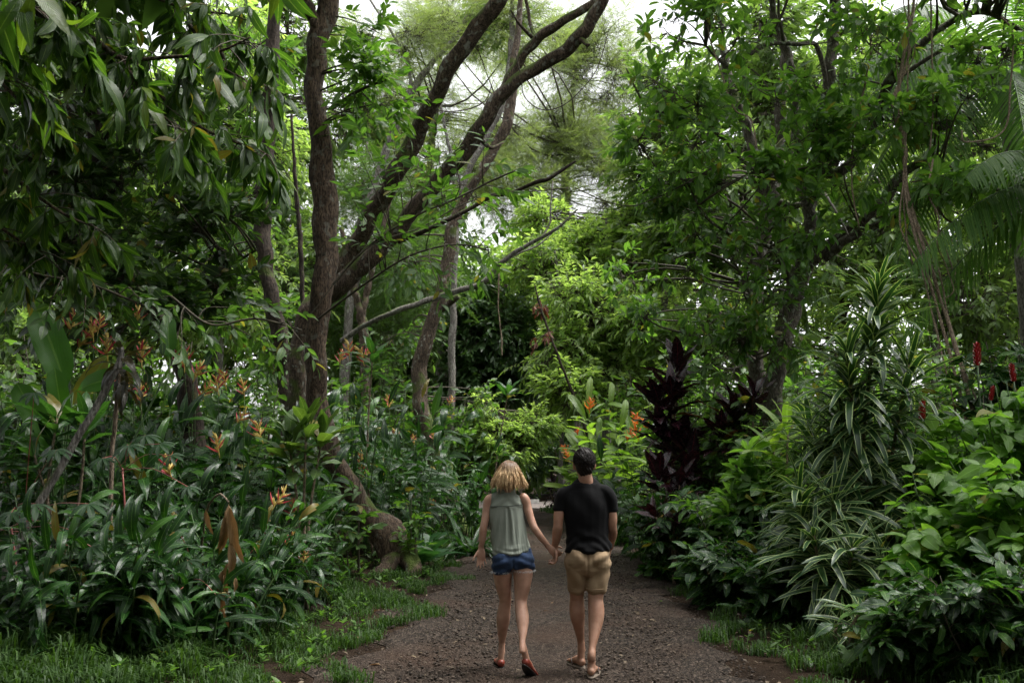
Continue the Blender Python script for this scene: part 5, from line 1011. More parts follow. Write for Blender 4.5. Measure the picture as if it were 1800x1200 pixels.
for (lab, px, py, Y, s, bx) in [('red cone ginger flower topmost at the right edge of the dracaena view', 1718, 620, 11.2, 1.25, 1722), ('red cone ginger flower furthest right', 1782, 653, 11.2, 1., 1785), ('red cone ginger flower close right of the dracaena', 1621, 718, 11, 1.1, 1625), ('red cone ginger flower half hidden in the dracaena crown', 1519, 577, 11.3, .75, 1525), ('short red cone ginger flower above the lime leaves', 1741, 690, 11, .8, 1745)]:
    b_ = G(bx, Y); root = thing('red_cone_ginger', lab, 'flower', b_, 'red cone gingers'); t = P(px, py + 16 * s, Y); c = catmull([b_, (b_ + t) / 2 + [.06, 0, 0], t], 14); V, T, U = tubes(c[None], np.linspace(.013, .01, 14)[None], 6); Buf().add(V, T, U).obj('stem', B_gtwig, root)
    o = link('flower_cone', me_c, root); o.location = tuple(t - b_); o.scale = (s * .75, s * .75, s * .95); o.rotation_euler = (rng.normal() * .12, rng.normal() * .12, rng.uniform(0, 6))
    L = Leaves(SP['gin'])
    for j in range(12):
        k = int(5 + j * .65); f = j * 1.1 + rng.uniform(0, 1); L.add(c[min(k, 12)], np.array([math.cos(f), math.sin(f), .5]), np.array([0, 0, 1.]), .36)
    L.finish(root, 20)
# ---------------------------------------------------------------- grass, weeds and litter
def grass(name, lab, n, fx, hmin, hmax, blades=9, w=.008):
    x, y, hs = fx(n); z = gz(x, y); B = blades
    x = np.repeat(x, B) + rng.normal(size=n * B) * .035; y = np.repeat(y, B) + rng.normal(size=n * B) * .035; h = np.repeat(hs, B) * rng.uniform(.6, 1.1, n * B) * rng.uniform(hmin, hmax, n * B); z = gz(x, y) - .005
    az = rng.uniform(0, 2 * PI, n * B); le = rng.uniform(.25, 1.1, n * B)
    d = np.stack([np.cos(az), np.sin(az), 0 * az], 1); sd_ = np.stack([-np.sin(az), np.cos(az), 0 * az], 1) * (w * rng.uniform(.6, 1.2, n * B))[:, None]
    b = np.stack([x, y, z], 1); m = b + d * (h * le * .35)[:, None] + np.array([0, 0, 1.]) * (h * .75)[:, None]; t = b + d * (h * le)[:, None] + np.array([0, 0, 1.]) * (h * (1.02 - .45 * le))[:, None]
    V = np.stack([b - sd_ * .6, b + sd_ * .6, m - sd_, m + sd_, t], 1).reshape(-1, 3); T = (np.array([(0, 1, 3), (0, 3, 2), (2, 3, 4)])[None] + (np.arange(n * B) * 5)[:, None, None]).reshape(-1, 3)
    return link(name, mesh_np(name, V, T, np.full((len(V), 2), .5), M_grass), kind='stuff', label=lab)
def verge(side, y0, y1, d0, d1):
    def f(n):
        y = y0 + (y1 - y0) * rng.uniform(0, 1, n) ** 1.3; d = d0 + (d1 - d0) * rng.uniform(0, 1, n) ** 1.2; wob = .22 * np.sin(y * 1.7 + side) + .15 * np.sin(y * 3.9)
        x = pcx(y) + side * (pwd(y) + d + wob); hs = .6 + .5 * (vnoise(x * 2, y * 2) > 0) ; keep = vnoise(x * 1.6 + 3, y * 1.6) > -.12 - .4 * (d > .7); return x[keep], y[keep], hs[keep]
    return f
def wrap(f):
    def g(n):
        x, y, h = f(n); return x, y, h
    return g
def grassv(name, lab, n, side, y0, y1, d0, d1, h0, h1, blades=9, w=.008):
    x, y, h = verge(side, y0, y1, d0, d1)(n); grass(name, lab, len(x), lambda k: (x, y, h), h0, h1, blades, w)
grassv('grass', 'green grass tufts along the left side of the path', 4200, -1, 6.5, 24, -.05, 1.1, .06, .16, 9, .0055)
grassv('grass', 'green grass tufts along the right side of the path', 2900, 1, 6.5, 24, .12, 1.3, .06, .17, 9, .0055)
grassv('grass', 'longer dark grass in the lower left corner', 1500, -1, 6.3, 9, 1.2, 3.2, .12, .26, 9, .007)
grassv('grass', 'dark grass under the right bank plants', 1400, 1, 6.3, 13, 1.2, 3.2, .12, .26)
grassv('grass', 'sparse low grass along the far path edges', 1500, 1, 20, 34, -.05, 1.5, .12, .3, 8, .014); grassv('grass', 'sparse low grass along the far left path edge', 1500, -1, 20, 34, -.05, 1.5, .12, .3, 8, .014)
# broad leaved weeds in the verge
def weeds(lab, n, side, y0, y1, d0, d1, spk, lf):
    L = Leaves(SP[spk]); y = rng.uniform(y0, y1, n); x = pcx(y) + side * (pwd(y) + rng.uniform(d0, d1, n)); z = gz(x, y); r = link('weeds', None, loc=(0, 0, 0)); bpy.data.objects.remove(r)
    for j in range(6):
        f = j * 2.4 + rng.uniform(0, 6, n); L.add(np.stack([x, y, z + rng.uniform(.02, .12, n)], 1), np.stack([np.cos(f), np.sin(f), rng.uniform(.1, .9, n)], 1), np.array([0, 0, 1.]) * np.ones((n, 3)), lf * rng.uniform(.5, 1.2, n))
    p = np.concatenate(L.p); M = np.concatenate(L.M); sc = np.concatenate(L.s); t = L.sp.t[0]
    VV = np.einsum('nij,kj->nki', M * sc[:, None, None], t[0]) + p[:, None]; TT = t[1][None] + (np.arange(len(p)) * len(t[0]))[:, None, None]
    link('weeds', mesh_np('weeds', VV.reshape(-1, 3), TT.reshape(-1, 3), np.tile(t[2], (len(p), 1)), L.sp.mat), kind='stuff', label=lab)
weeds('small broad leaved weeds among the left verge grass', 240, -1, 7, 22, .2, 1.8, 'lit', .09); weeds('small broad leaved weeds among the right verge grass', 220, 1, 7, 22, .2, 1.8, 'ell', .10); weeds('dark ground plants under the left bank', 500, -1, 7.5, 20, 1., 4, 'ell', .16); weeds('dark ground plants under the right bank', 500, 1, 7.5, 20, .9, 4, 'ell', .16)
# litter: brown leaf bits on path and verge
L = Leaves(SP['dead']); n = 1800; y = 6.8 + 18 * rng.uniform(0, 1, n) ** 1.4; x = pcx(y) + rng.choice([-1, 1], n) * pwd(y) * rng.uniform(.0, 1.45, n) ** .6; 
p = np.stack([x, y, gz(x, y) + .022], 1); an = rng.uniform(0, 6.28, n); M = orient(np.stack([np.cos(an), np.sin(an), rng.normal(size=n) * .12], 1), np.array([0, 0, 1.]) + rng.normal(size=(n, 3)) * .25); sc = rng.uniform(.02, .065, n) * np.where(rng.uniform(size=n) < .12, 1.5, 1); t = leaf_t(1, .4, 'lance', 3, 2, droop=.5, fold=.5)
VV = np.einsum('nij,kj->nki', M * sc[:, None, None], t[0]) + p[:, None]; TT = t[1][None] + (np.arange(n) * len(t[0]))[:, None, None]
M_lit2 = leafmat('litter', (.05, .032, .02), (.17, .12, .065), .7, 0, ribw=0, vein=0)
link('leaf_litter', mesh_np('leaf_litter', VV.reshape(-1, 3), TT.reshape(-1, 3), np.tile(t[2], (n, 1)), M_lit2), kind='stuff', label='brown leaf fragments strewn over path and verge')
for (lab, px, py, s, mt) in [('single green fallen leaf on the right half of the path', 1158, 1060, .10, 'lime'), ('yellow fallen leaf between the couple', 975, 1058, .10, 'y'), ('pale fallen leaf on the path below the man', 958, 1072, .07, 'y'), ('yellowish fallen leaf on the left verge grass', 662, 1078, .09, 'y'), ('brown fallen leaf in front of the left verge', 655, 1172, .13, 'y')]:
    d = P(px, py, 8.) - np.array([0, 0, CAMZ]); q = d * (-CAMZ / d[2]); x, y = q[0], q[1]; z = float(gz(x, y)) + .03
    t = leaf_t(1, .5, 'ovate', 5, 2, droop=.7, fold=.5, seed=px); o = link('fallen_leaf', mesh_np('fallen_leaf', t[0] * s - [0, s / 2, 0], t[1], t[2], M_lime if mt == 'lime' else M_dead), loc=(x, y, z), label=lab, cat='leaf'); o.rotation_euler = (.1, .15, px * 1.7)
# ---------------------------------------------------------------- people
def loft(C, rx, ry, xd=(1, 0, 0), n=20, p=2.0, cap=.5):
    C = np.asarray(C, float); K = len(C); t = nrm(np.gradient(C, axis=0)); xd = np.broadcast_to(np.asarray(xd, float), (K, 3)); u = nrm(xd - t * (xd * t).sum(1, keepdims=True)); w = np.cross(t, u)
    rx = np.broadcast_to(rx, (K,)).astype(float); ry = np.broadcast_to(ry, (K,)).astype(float)
    if cap:  # rounded ends
        C = np.vstack([C[0] - t[0] * cap * min(rx[0], ry[0]), C[0] - t[0] * cap * .8 * min(rx[0], ry[0]), C, C[-1] + t[-1] * cap * .8 * min(rx[-1], ry[-1]), C[-1] + t[-1] * cap * min(rx[-1], ry[-1])])
        f = [.25, .7]; rx = np.concatenate([[rx[0] * f[0], rx[0] * f[1]], rx, [rx[-1] * f[1], rx[-1] * f[0]]]); ry = np.concatenate([[ry[0] * f[0], ry[0] * f[1]], ry, [ry[-1] * f[1], ry[-1] * f[0]]])
        u = np.vstack([u[:1], u[:1], u, u[-1:], u[-1:]]); w = np.vstack([w[:1], w[:1], w, w[-1:], w[-1:]]); K += 4
    a = np.arange(n) * 2 * PI / n; ca = np.sign(np.cos(a)) * np.abs(np.cos(a)) ** (2 / p); sa = np.sign(np.sin(a)) * np.abs(np.sin(a)) ** (2 / p)
    V = C[:, None] + rx[:, None, None] * ca[None, :, None] * u[:, None] + ry[:, None, None] * sa[None, :, None] * w[:, None]
    V = V.reshape(-1, 3); T = []
    for i in range(K - 1):
        for j in range(n):
            A = i * n + j; B = i * n + (j + 1) % n; T += [(A, B, B + n), (A, B + n, A + n)]
    V = np.vstack([V, C[0], C[-1]]); 
    for j in range(n): T += [(K * n, (j + 1) % n, j), (K * n + 1, (K - 1) * n + j, (K - 1) * n + (j + 1) % n)]
    return V, np.array(T)
def sloft(keys, n=20, k=26, xd=(1, 0, 0), p=2.0, cap=.5):
    """keys rows: x,y,z,rx,ry -> smooth loft"""
    c = catmull(np.array(keys, float), k); return loft(c[:, :3], np.abs(c[:, 3]), np.abs(c[:, 4]), xd, n, p, cap)
def ell(c, r, n=16):
    bm = bmesh.new(); bmesh.ops.create_uvsphere(bm, u_segments=n, v_segments=n // 2 + 2, radius=1); bmesh.ops.triangulate(bm, faces=bm.faces)
    V = np.array([v.co[:] for v in bm.verts]); T = np.array([[v.index for v in f.verts] for f in bm.faces]); bm.free(); return V * r + np.asarray(c), T
def fuse(name, parts, voxel, mat, parent, disp=None, smooth_it=4, kind=None, label=None, iters=.5):
    b = Buf(); off = np.array(parent.location)
    for V, T in parts: b.add(V, T)
    me = b.mesh(name + '_raw', None, off); o = bpy.data.objects.new('tmp', me); COL.objects.link(o)
    # consistent outward normals
    bm = bmesh.new(); bm.from_mesh(me); bmesh.ops.recalc_face_normals(bm, faces=bm.faces); bm.to_mesh(me); bm.free()
    m = o.modifiers.new('r', 'REMESH'); m.mode = 'VOXEL'; m.voxel_size = voxel; m.use_smooth_shade = True
    if smooth_it: s = o.modifiers.new('s', 'SMOOTH'); s.factor = iters; s.iterations = smooth_it
    dg = bpy.context.evaluated_depsgraph_get(); me2 = bpy.data.meshes.new_from_object(o.evaluated_get(dg)); me2.name = name; bpy.data.objects.remove(o); bpy.data.meshes.remove(me)
    if disp is not None:
        n = len(me2.vertices); co = np.empty(n * 3, np.float32); me2.vertices.foreach_get('co', co); co = co.reshape(-1, 3); no = np.empty(n * 3, np.float32); me2.vertices.foreach_get('normal', no); no = no.reshape(-1, 3)
        co = disp(co + off, no) - off; me2.vertices.foreach_set('co', co.astype(np.float32).ravel()); me2.update()
    me2.materials.clear(); me2.materials.append(mat); me2.polygons.foreach_set('use_smooth', np.ones(len(me2.polygons), bool))
    return link(name, me2, parent, kind=kind, label=label)
def rodr(v, k, a):
    k = nrm(np.array(k, float)); return v * math.cos(a) + np.cross(k, v) * math.sin(a) + k * (k @ v) * (1 - math.cos(a))
def hand(wr, d, pn, s=1., curl=(.25, .3, .35, .4), thumb=1, tcurl=.3, spread=.08):
    """wr wrist, d finger direction, pn palm normal, thumb: side along cross(d,pn)"""
    wr = np.array(wr, float); d = nrm(np.array(d, float)); pn = np.array(pn, float); pn = nrm(pn - d * (pn @ d)); sd_ = np.cross(d, pn) * thumb; R = []
    pts = [wr - d * .03 * s, wr, wr + d * .03 * s, wr + d * .065 * s, wr + d * .088 * s]
    R.append(loft(np.array(pts), np.array([.026, .027, .036, .041, .038]) * s, np.array([.019, .017, .015, .014, .011]) * s, sd_, 16))
    for i in range(4):
        o_ = (1.5 - i) * .0195 * s; L_ = (.072, .080, .074, .058)[i] * s; q = wr + d * (.080 - .004 * abs(i - 1)) * s + sd_ * o_; r = (.0095, .0098, .0092, .0082)[i] * s; dd = rodr(d, pn, (1.5 - i) * spread * -thumb); c = [q - dd * .02 * s, q]; a = curl[i]
        for j, f in enumerate((.45, .3, .25)): dd = rodr(dd, np.cross(dd, pn), a * (.8, 1.1, .9)[j]); c.append(c[-1] + dd * L_ * f)
        R.append(loft(catmull(c, 10), np.linspace(r, r * .78, 10), np.linspace(r, r * .75, 10), sd_, 10, cap=.8))
    q = wr + d * .02 * s + sd_ * .024 * s; dd = nrm(d * .75 + sd_ * .75 + pn * .25); c = [q, q + dd * .03 * s]; 
    for f in (.032, .026): dd = rodr(dd, np.cross(dd, pn * .5 + d), tcurl); c.append(c[-1] + dd * f * s)
    R.append(loft(catmull(c, 10), np.linspace(.0135, .0085, 10) * s, np.linspace(.0125, .008, 10) * s, pn, 10, cap=.8)); return R
def limb5(keys, k=30, xd=(1, 0, 0)): return sloft(keys, 18, k, xd)
def Q(px, py, Y, rx, ry=None):
    """pixel joint; rx in px at that depth"""
    p = P(px, py, Y); r = rx * Y / F; return [*p, r, (ry if ry is not None else rx) * Y / F]
def head(c, s, look=0., ears=.085):
    c = np.array(c, float); R = [ell(c + [0, -.005, .015], np.array([.076, .095, .105]) * s, 24), ell(c + [0, .035, -.045], np.array([.058, .062, .068]) * s, 20), ell(c + [0, .065, -.085], np.array([.030, .03, .026]) * s), 
        ell(c + [0, .093, -.028], np.array([.012, .02, .020]) * s), ell(c + [0, .085, -.005], np.array([.009, .018, .028]) * s), ell(c + [0, .083, -.062], np.array([.022, .014, .009]) * s), ell(c + [0, .078, .02], np.array([.052, .018, .012]) * s)]
    for sg in (-1, 1):
        R.append(ell(c + np.array([sg * .079, -.002, -.012]) * s, np.array([.009, .017, .031]) * s)); R.append(ell(c + np.array([sg * .082, -.010, -.004]) * s, np.array([.008, .010, .024]) * s))
    return R
def skin(name, c1, c2):
    m = plainmat(name, c1, c2, .5, 14, .0015, .4); b = m.node_tree.nodes['Principled BSDF']; b.inputs['Subsurface Weight'].default_value = .12; b.inputs['Subsurface Radius'].default_value = (.01, .004, .002); b.inputs['Subsurface Scale'].default_value = 1; return m
M_skm = skin('tanned_skin', (.28, .145, .092), (.39, .22, .15)); M_skw = skin('fair_skin', (.38, .21, .145), (.51, .30, .215))
def cloth(name, c1, c2, ws=900, rough=.85, fine=.0012):
    m, nt, bs, out = newmat(name); tc = nt.nodes.new('ShaderNodeTexCoord').outputs['Object']; n1 = noise(nt, 6, 4, tc); col = mixc(nt, ramp(nt, n1, [(.35, 0.), (.65, 1.)]), c1, c2); nt.links.new(col, bs.inputs['Base Color']); bs.inputs['Roughness'].default_value = rough; bs.inputs['Specular IOR Level'].default_value = .12; bs.inputs['Sheen Weight'].default_value = .03
    bump(nt, mth(nt, 'ADD', noise(nt, 300, 2, tc), mth(nt, 'MULTIPLY', noise(nt, 30, 3, tc), 2)), .5, fine, bs); return m
M_black = cloth('black_cotton', (.0035, .0035, .004), (.006, .006, .0065)); M_khaki = cloth('khaki_twill', (.25, .175, .105), (.31, .22, .135)); M_sage = cloth('sage_green_cloth', (.225, .25, .21), (.26, .285, .24)); M_denim = cloth('blue_denim', (.016, .030, .070), (.040, .065, .125), fine=.002)
M_seam = plainmat('seam_shadow_thread', (.03, .042, .032), (.04, .05, .04), .8); M_dshoe = plainmat('red_brown_leather', (.20, .035, .022), (.27, .05, .03), .4, 30, .001); M_sole = plainmat('dark_rubber_sole', (.018, .014, .013), (.03, .025, .022), .7, 60, .001); M_slip = plainmat('grey_brown_sandal', (.13, .10, .075), (.17, .13, .10), .75, 40, .001); M_strap = plainmat('brown_strap', (.045, .025, .018), (.07, .04, .03), .6); M_fray = plainmat('white_fray_thread', (.55, .58, .62), (.7, .72, .75), .9)

# ---- the man
mb = P(1033, 1165, 8.0); mb[2] = float(gz(mb[0], 8.0))
man = thing('person', 'man in black t-shirt and khaki shorts walking away holding a hand', 'person', mb)
Ym = 8.05
body = []
body += head(P(1027, 816, Ym + .0), 1.06)
body.append(limb5([Q(1028, 826, Ym - .02, 12, 12), Q(1029, 840, Ym - .02, 12.5, 12), Q(1030, 852, Ym - .01, 17, 12), Q(1030, 862, Ym, 26, 13)]))
body.append(limb5([Q(1030, 866, Ym, 30, 13), Q(1030, 890, Ym, 32, 16), Q(1032, 930, Ym, 27, 15), Q(1033, 965, Ym, 28, 16), Q(1033, 990, Ym, 28, 16)]))
# arms
body.append(limb5([Q(992, 870, Ym, 7), Q(986, 885, Ym, 8.5, 9.5), Q(982.5, 903, Ym - .01, 9.3, 10), Q(981, 922, Ym - .02, 8.2, 9), Q(980, 932, Ym - .01, 9, 8.5), Q(978, 946, Ym + .02, 7.5, 8), Q(974.5, 962, Ym + .05, 5.2, 5)]))
body.append(limb5([Q(1066, 870, Ym, 7), Q(1073, 888, Ym, 8.3, 9.5), Q(1076, 908, Ym, 8.8, 9.5), Q(1076, 925, Ym + .01, 8, 8.5), Q(1077, 938, Ym + .07, 8, 8), Q(1075, 950, Ym + .16, 6.5, 7), Q(1073, 962, Ym + .25, 5, 5)]))
body += hand(P(974.5, 963, Ym + .05), (.10, .10, -1), (-.95, -.35, 0), 1.05, (.75, .8, .85, .9), thumb=-1, tcurl=.2)
body += hand(P(1072, 964, Ym + .27), (-.15, .45, -1), (-1, .3, 0), 1.05, (.4, .45, .5, .55), thumb=-1)
gzm = lambda p: float(gz(p[0], p[1])) + .01
# legs: left steps forward, right trails flat
body.append(limb5([Q(1014, 985, Ym, 14, 14), Q(1014, 1015, Ym + .04, 13, 13), Q(1014, 1036, Ym + .06, 13, 13.5), Q(1014, 1052, Ym + .08, 12, 12.5), Q(1014, 1066, Ym + .08, 13, 13), Q(1015, 1082, Ym + .09, 12.8, 13.5), Q(1018, 1104, Ym + .13, 9, 9.5), Q(1021, 1126, Ym + .17, 6.2, 7), Q(1022, 1138, Ym + .18, 6.6, 7.5), Q(1023, 1144, Ym + .18, 6.5, 7)], 40))
body.append(limb5([Q(1050, 985, Ym, 14, 14), Q(1050, 1015, Ym, 14, 14), Q(1048, 1038, Ym - .01, 14, 14), Q(1047, 1053, Ym - .02, 13, 13), Q(1048, 1068, Ym - .04, 13.8, 14), Q(1048, 1084, Ym - .06, 13.6, 14.5), Q(1045, 1110, Ym - .11, 10, 10.5), Q(1041, 1136, Ym - .17, 6.3, 7), Q(1040, 1150, Ym - .2, 7, 8), Q(1039, 1158, Ym - .2, 7.4, 8)], 40))
def foot(heel, yaw, s=1., pitch=0., w=1., bare=True):
    """heel = lowest back point; foot points to +Y rotated by yaw, pitch lifts the heel"""
    h = np.array(heel, float); keys = [(0, .0, .030, .026, .028), (0, .03, .038, .031, .036), (0, .08, .042, .034, .036), (0, .13, .032, .039, .028), (.002, .18, .022, .045, .02), (.004, .215, .016, .043, .015), (.006, .245, .013, .034, .011)]
    A = np.array(keys); c = catmull(A, 16); pts = c[:, :3] * s; cy_, sy_ = math.cos(yaw), math.sin(yaw); cp, sp_ = math.cos(pitch), math.sin(pitch); L_ = .19 * s
    def tf(p):
        p = np.array(p, float); y = p[..., 1] - L_; z = p[..., 2]; y2 = y * cp + z * sp_; z2 = -y * sp_ + z * cp; y2 = y2 + L_; x2 = p[..., 0] * cy_ + y2 * sy_; y3 = -p[..., 0] * sy_ + y2 * cy_; return np.stack([x2, y3, z2], -1) + h
    xd = np.array([cy_, -sy_, 0]); V, T = loft(tf(pts), c[:, 3] * s * w, c[:, 4] * s, xd, 16); R = [(V, T)]
    for i in range(5):
        x0 = (-.034 + i * .017) * s; ln = (.03, .026, .024, .02, .016)[i if yaw >= 0 else 4 - i] * s; r = (.011, .008, .0078, .0075, .007)[i if yaw >= 0 else 4 - i] * s
        q = tf(np.array([[x0, .222 * s, .012], [x0 * 1.02, .222 * s + ln, .011]])); R.append(loft(q, r, r, xd, 8))
    return R, tf
fl = P(1024, 1150, 8.20); fl[2] = gzm(fl) + .022; FL, tfl = foot(fl, -.35, 1.02); fr = P(1038.5, 1168, 7.83); fr[2] = gzm(fr) + .020; FR, tfr = foot(fr, .22, 1.02)
body += FL + FR
for (tf_, a_) in ((tfl, Q(1022, 1128, Ym + .17, 6.2, 7)), (tfr, Q(1041, 1140, Ym - .17, 6.4, 7))): e_ = tf_(np.array([0, .034, .042])); body.append(limb5([a_, [*((np.array(a_[:3]) + e_) / 2), .029, .033], [*e_, .031, .036]], 12))
fuse('body', body, .0062, M_skm, man, smooth_it=5)
def soleslab(tf, s, w, mat, parent, name='sandal', th=.018, gap=.0, straps=True):
    n = 26; a = np.linspace(0, 2 * PI, n, endpoint=False); y = .115 - .145 * np.cos(a); x = .044 * np.sin(a) * (1 + .25 * np.clip((y - .1) / .15, -.6, 1)) * w; top = tf(np.stack([x, y, 0 * x - gap], -1) * s); bot = tf(np.stack([x * .96, y, 0 * x - gap - th / s], -1) * s)
    V = np.vstack([top, bot, top.mean(0), bot.mean(0)]); T = []
    for i in range(n): j = (i + 1) % n; T += [(i, n + i, n + j), (i, n + j, j), (2 * n, i, j), (2 * n + 1, n + j, n + i)]
    b = Buf().add(V, T); o = b.obj(name, mat, parent, smooth_=False)
    if straps:
        c = []
        for sg in (-1, 1):
            q = catmull(tf(np.array([[sg * .041, .10, .0], [sg * .036, .135, .04], [.002, .19, .034], [-.006, .21, .01]]) * s), 10); V, T, U = tubes(q[None], np.full((1, 10), .006), 6); c.append((V, T))
        sb = Buf(); [sb.add(*x) for x in c]; so_ = sb.obj('strap', M_strap, off=tuple(parent.location)); so_.parent = o
    return o
soleslab(tfl, 1.05, 1.08, M_slip, man); soleslab(tfr, 1.05, 1.08, M_slip, man)
def wr_shirt(co, no):
    x, z = co[:, 0], co[:, 2]; cx, cz = P(1032, 930, Ym)[0], P(1032, 945, Ym)[2]
    lo = smooth(cz + .16, cz - .06, z); d = .010 * np.sin((z - .35 * np.abs(x - cx)) * 55 + 6 * (x - cx)) * lo * (.5 + .5 * np.sin(x * 23 + 1)) + .006 * np.sin(z * 24 + x * 31) * smooth(cz + .1, cz + .3, z) * .8 + .004 * np.sin(z * 90 + 20 * (x - cx) ** 2 * 20) * smooth(cz + .06, cz - .04, z)
    return co + no * d[:, None]
shirt = [limb5([Q(1030, 850, Ym, 26, 14), Q(1030, 857, Ym, 35, 17), Q(1030, 868, Ym, 41, 21), Q(1030, 885, Ym, 42.5, 24), Q(1031, 905, Ym, 40, 24.5), Q(1032, 930, Ym, 37, 23), Q(1033, 948, Ym, 37.5, 24), Q(1034, 960, Ym, 40, 26.5), Q(1034.5, 967, Ym, 41, 27.5)], 34),
    limb5([Q(1029.8, 845, Ym - .005, 18.5, 14), Q(1030, 847.5, Ym, 22, 14.8), Q(1030, 851, Ym, 27, 16), Q(1030, 858, Ym, 37, 17.5)], 10),
    limb5([Q(1006, 860, Ym, 10, 13), Q(994, 866.5, Ym, 12, 14), Q(987, 877, Ym, 12.5, 14), Q(984, 889, Ym - .005, 11.8, 13), Q(983, 895, Ym - .005, 11.8, 12.8)], 16), limb5([Q(1054, 860, Ym, 10, 13), Q(1066, 866.5, Ym, 12, 14), Q(1072, 878, Ym, 12, 14), Q(1075, 890, Ym, 11, 13), Q(1076, 897, Ym, 10.8, 12.6)], 16)]
fuse('t_shirt', shirt, .0065, M_black, man, wr_shirt, 5)
K = 40; a = np.linspace(0, 2 * PI, K)
def wr_shorts(co, no):
    x, z = co[:, 0], co[:, 2]; c1 = P(1050, 985, Ym); c0 = P(1032, 990, Ym); r = np.hypot(x - c0[0], z - c0[2])
    right = smooth(c0[0] - .02, c0[0] + .06, x); d = .007 * np.sin((z * 1.0 - .55 * (x - c0[0])) * 62) * right * np.exp(-((z - c1[2]) / .11) ** 2) + .005 * np.sin(z * 34 + x * 40) * (1 - right) + .004 * np.sin(x * 60 + z * 12) * smooth(c1[2], c1[2] - .2, z)
    d -= .016 * np.exp(-((x - c0[0] + .003) / .009) ** 2) * smooth(c0[2] - .12, c0[2] - .02, z) * smooth(c0[2] + .14, c0[2] + .02, z)
    return co + no * d[:, None]
shorts = [limb5([Q(1033, 955, Ym, 33, 21), Q(1033, 968, Ym, 37.5, 24.5), Q(1033, 985, Ym, 40, 27), Q(1033, 1000, Ym, 39, 25)], 16), ell(P(1016, 982, Ym - .035), [.088, .10, .10]), ell(P(1051, 982, Ym - .04), [.090, .10, .10]),
    limb5([Q(1013, 990, Ym, 19.5, 22), Q(1014, 1010, Ym + .02, 18.5, 20), Q(1014.5, 1024, Ym + .04, 16.8, 18.5), Q(1015, 1036, Ym + .05, 15.6, 17.5)], 16, ), limb5([Q(1053, 990, Ym, 20.5, 22), Q(1052, 1010, Ym, 20, 20.5), Q(1049, 1026, Ym - .01, 18.5, 19), Q(1048, 1037, Ym - .01, 17.6, 18.4)], 16)]
so_ = fuse('shorts', shorts, .0065, M_khaki, man, wr_shorts, 4)
for (x, y, Yk, rx, ry) in [(1015, 1032.5, Ym + .05, 16.1, 17.9), (1048.3, 1033, Ym - .01, 18.2, 18.9)]:
    cc = P(x, y, Yk); ring = cc + np.stack([rx * Ym / F * np.cos(a), ry * Ym / F * np.sin(a), 0 * a], 1); V, T, U = tubes(ring[None], np.full((1, K), .003), 5, ref=(0, 0, 1)); o = Buf().add(V, T, U).obj('hem', M_khaki, off=tuple(man.location)); o.parent = so_
for (pl) in [[(1006, 968), (1016, 969.5), (1026, 970)], [(1042, 970), (1052, 970), (1062, 969)], [(1032, 962), (1033, 980), (1033, 1000)]]:
    q = np.array([P(x, y, 7.5) for x, y in pl]); 
# man's hair: cap plus strands
M_hairm = leafmat('dark_brown_hair', (.005, .0035, .0025), (.016, .010, .007), .5, 0, ribw=0, vein=0, spec=.25)
def strands(cen, R, n, ln, seedf, width, wave, mat, parent, name, drop=None, base=None):
    pass
hc = P(1027, 814, Ym) ; hair = [ell(hc + [0, -.012, .026], np.array([.087, .100, .103]) * 1.03, 28), ell(hc + [0, -.045, -.012], [.078, .058, .085], 24), ell(hc + [0, -.05, -.055], [.060, .040, .052], 20)]
def cutm(co, no):
    return co + no * (.0025 * np.sin(co[:, 0] * 260 + co[:, 2] * 150) + .003 * np.sin(co[:, 2] * 90 + co[:, 0] * 60))[:, None]
fuse('hair', hair, .005, M_hairm, man, cutm, 3)
n = 2600; u = nrm(rng.normal(size=(n, 3))); u = u[(u[:, 2] > -.75) & ((u[:, 1] < .35) | (u[:, 2] > .35))]; n = len(u)
p0 = hc + [0, -.014, .022] + u * np.array([.089, .102, .105]) * 1.0; p0[:, 0] = np.where(u[:, 2] < -.2, hc[0] + (p0[:, 0] - hc[0]) * .90, p0[:, 0]); p0[:, 1] = np.where(u[:, 2] < -.2, p0[:, 1] - .0, p0[:, 1])
w0 = hc + np.array([-.01, -.07, .11]); fl_ = nrm(p0 - w0); fl_ = nrm(fl_ + np.cross(fl_, u) * .5 + np.array([0, 0, -.2])); fl_ = nrm(fl_ - u * (fl_ * u).sum(1, keepdims=True))
tt = np.linspace(0, 1, 4)[None, :, None]; ln = rng.uniform(.018, .034, (n, 1, 1)); C3 = p0[:, None] + fl_[:, None] * ln * tt + u[:, None] * (.008 * tt - .014 * tt ** 2 + .001); C3 = C3[C3[:, :, 2].max(1) < hc[2] + .136]; n = len(C3); V, T, U = tubes(C3, np.array([.0016, .0018, .0014, .0004]) * np.ones((n, 1)), 3)
hb = Buf().add(V, T, U).obj('hair_strands', M_hairm, man, kind='stuff')

# ---- the woman
wb = P(900, 1160, 8.05); wb[2] = float(gz(wb[0], 8.05)); Yw = 8.1
wom = thing('person', 'woman with blond bob in sage green sleeveless top and denim shorts', 'person', wb)
body = head(P(894, 839, Yw), .98)
body.append(limb5([Q(893, 850, Yw - .01, 9.5), Q(892, 862, Yw - .01, 9.5), Q(891, 871, Yw, 13, 10), Q(891, 880, Yw, 24, 11)]))
body.append(limb5([Q(891, 877, Yw, 27, 11), Q(891, 895, Yw, 24, 13), Q(893, 925, Yw, 22, 12), Q(899, 960, Yw, 24, 13), Q(901, 985, Yw, 26, 14)]))
body.append(limb5([Q(866, 874, Yw, 8), Q(859, 879, Yw, 8.6), Q(856, 895, Yw, 7.8), Q(853, 912, Yw - .01, 7), Q(850, 926, Yw - .02, 6.6), Q(849, 934, Yw - .01, 7), Q(848, 946, Yw, 6.2), Q(846, 960, Yw + .02, 4.4, 4), Q(845.5, 966, Yw + .02, 4.4, 4)]))
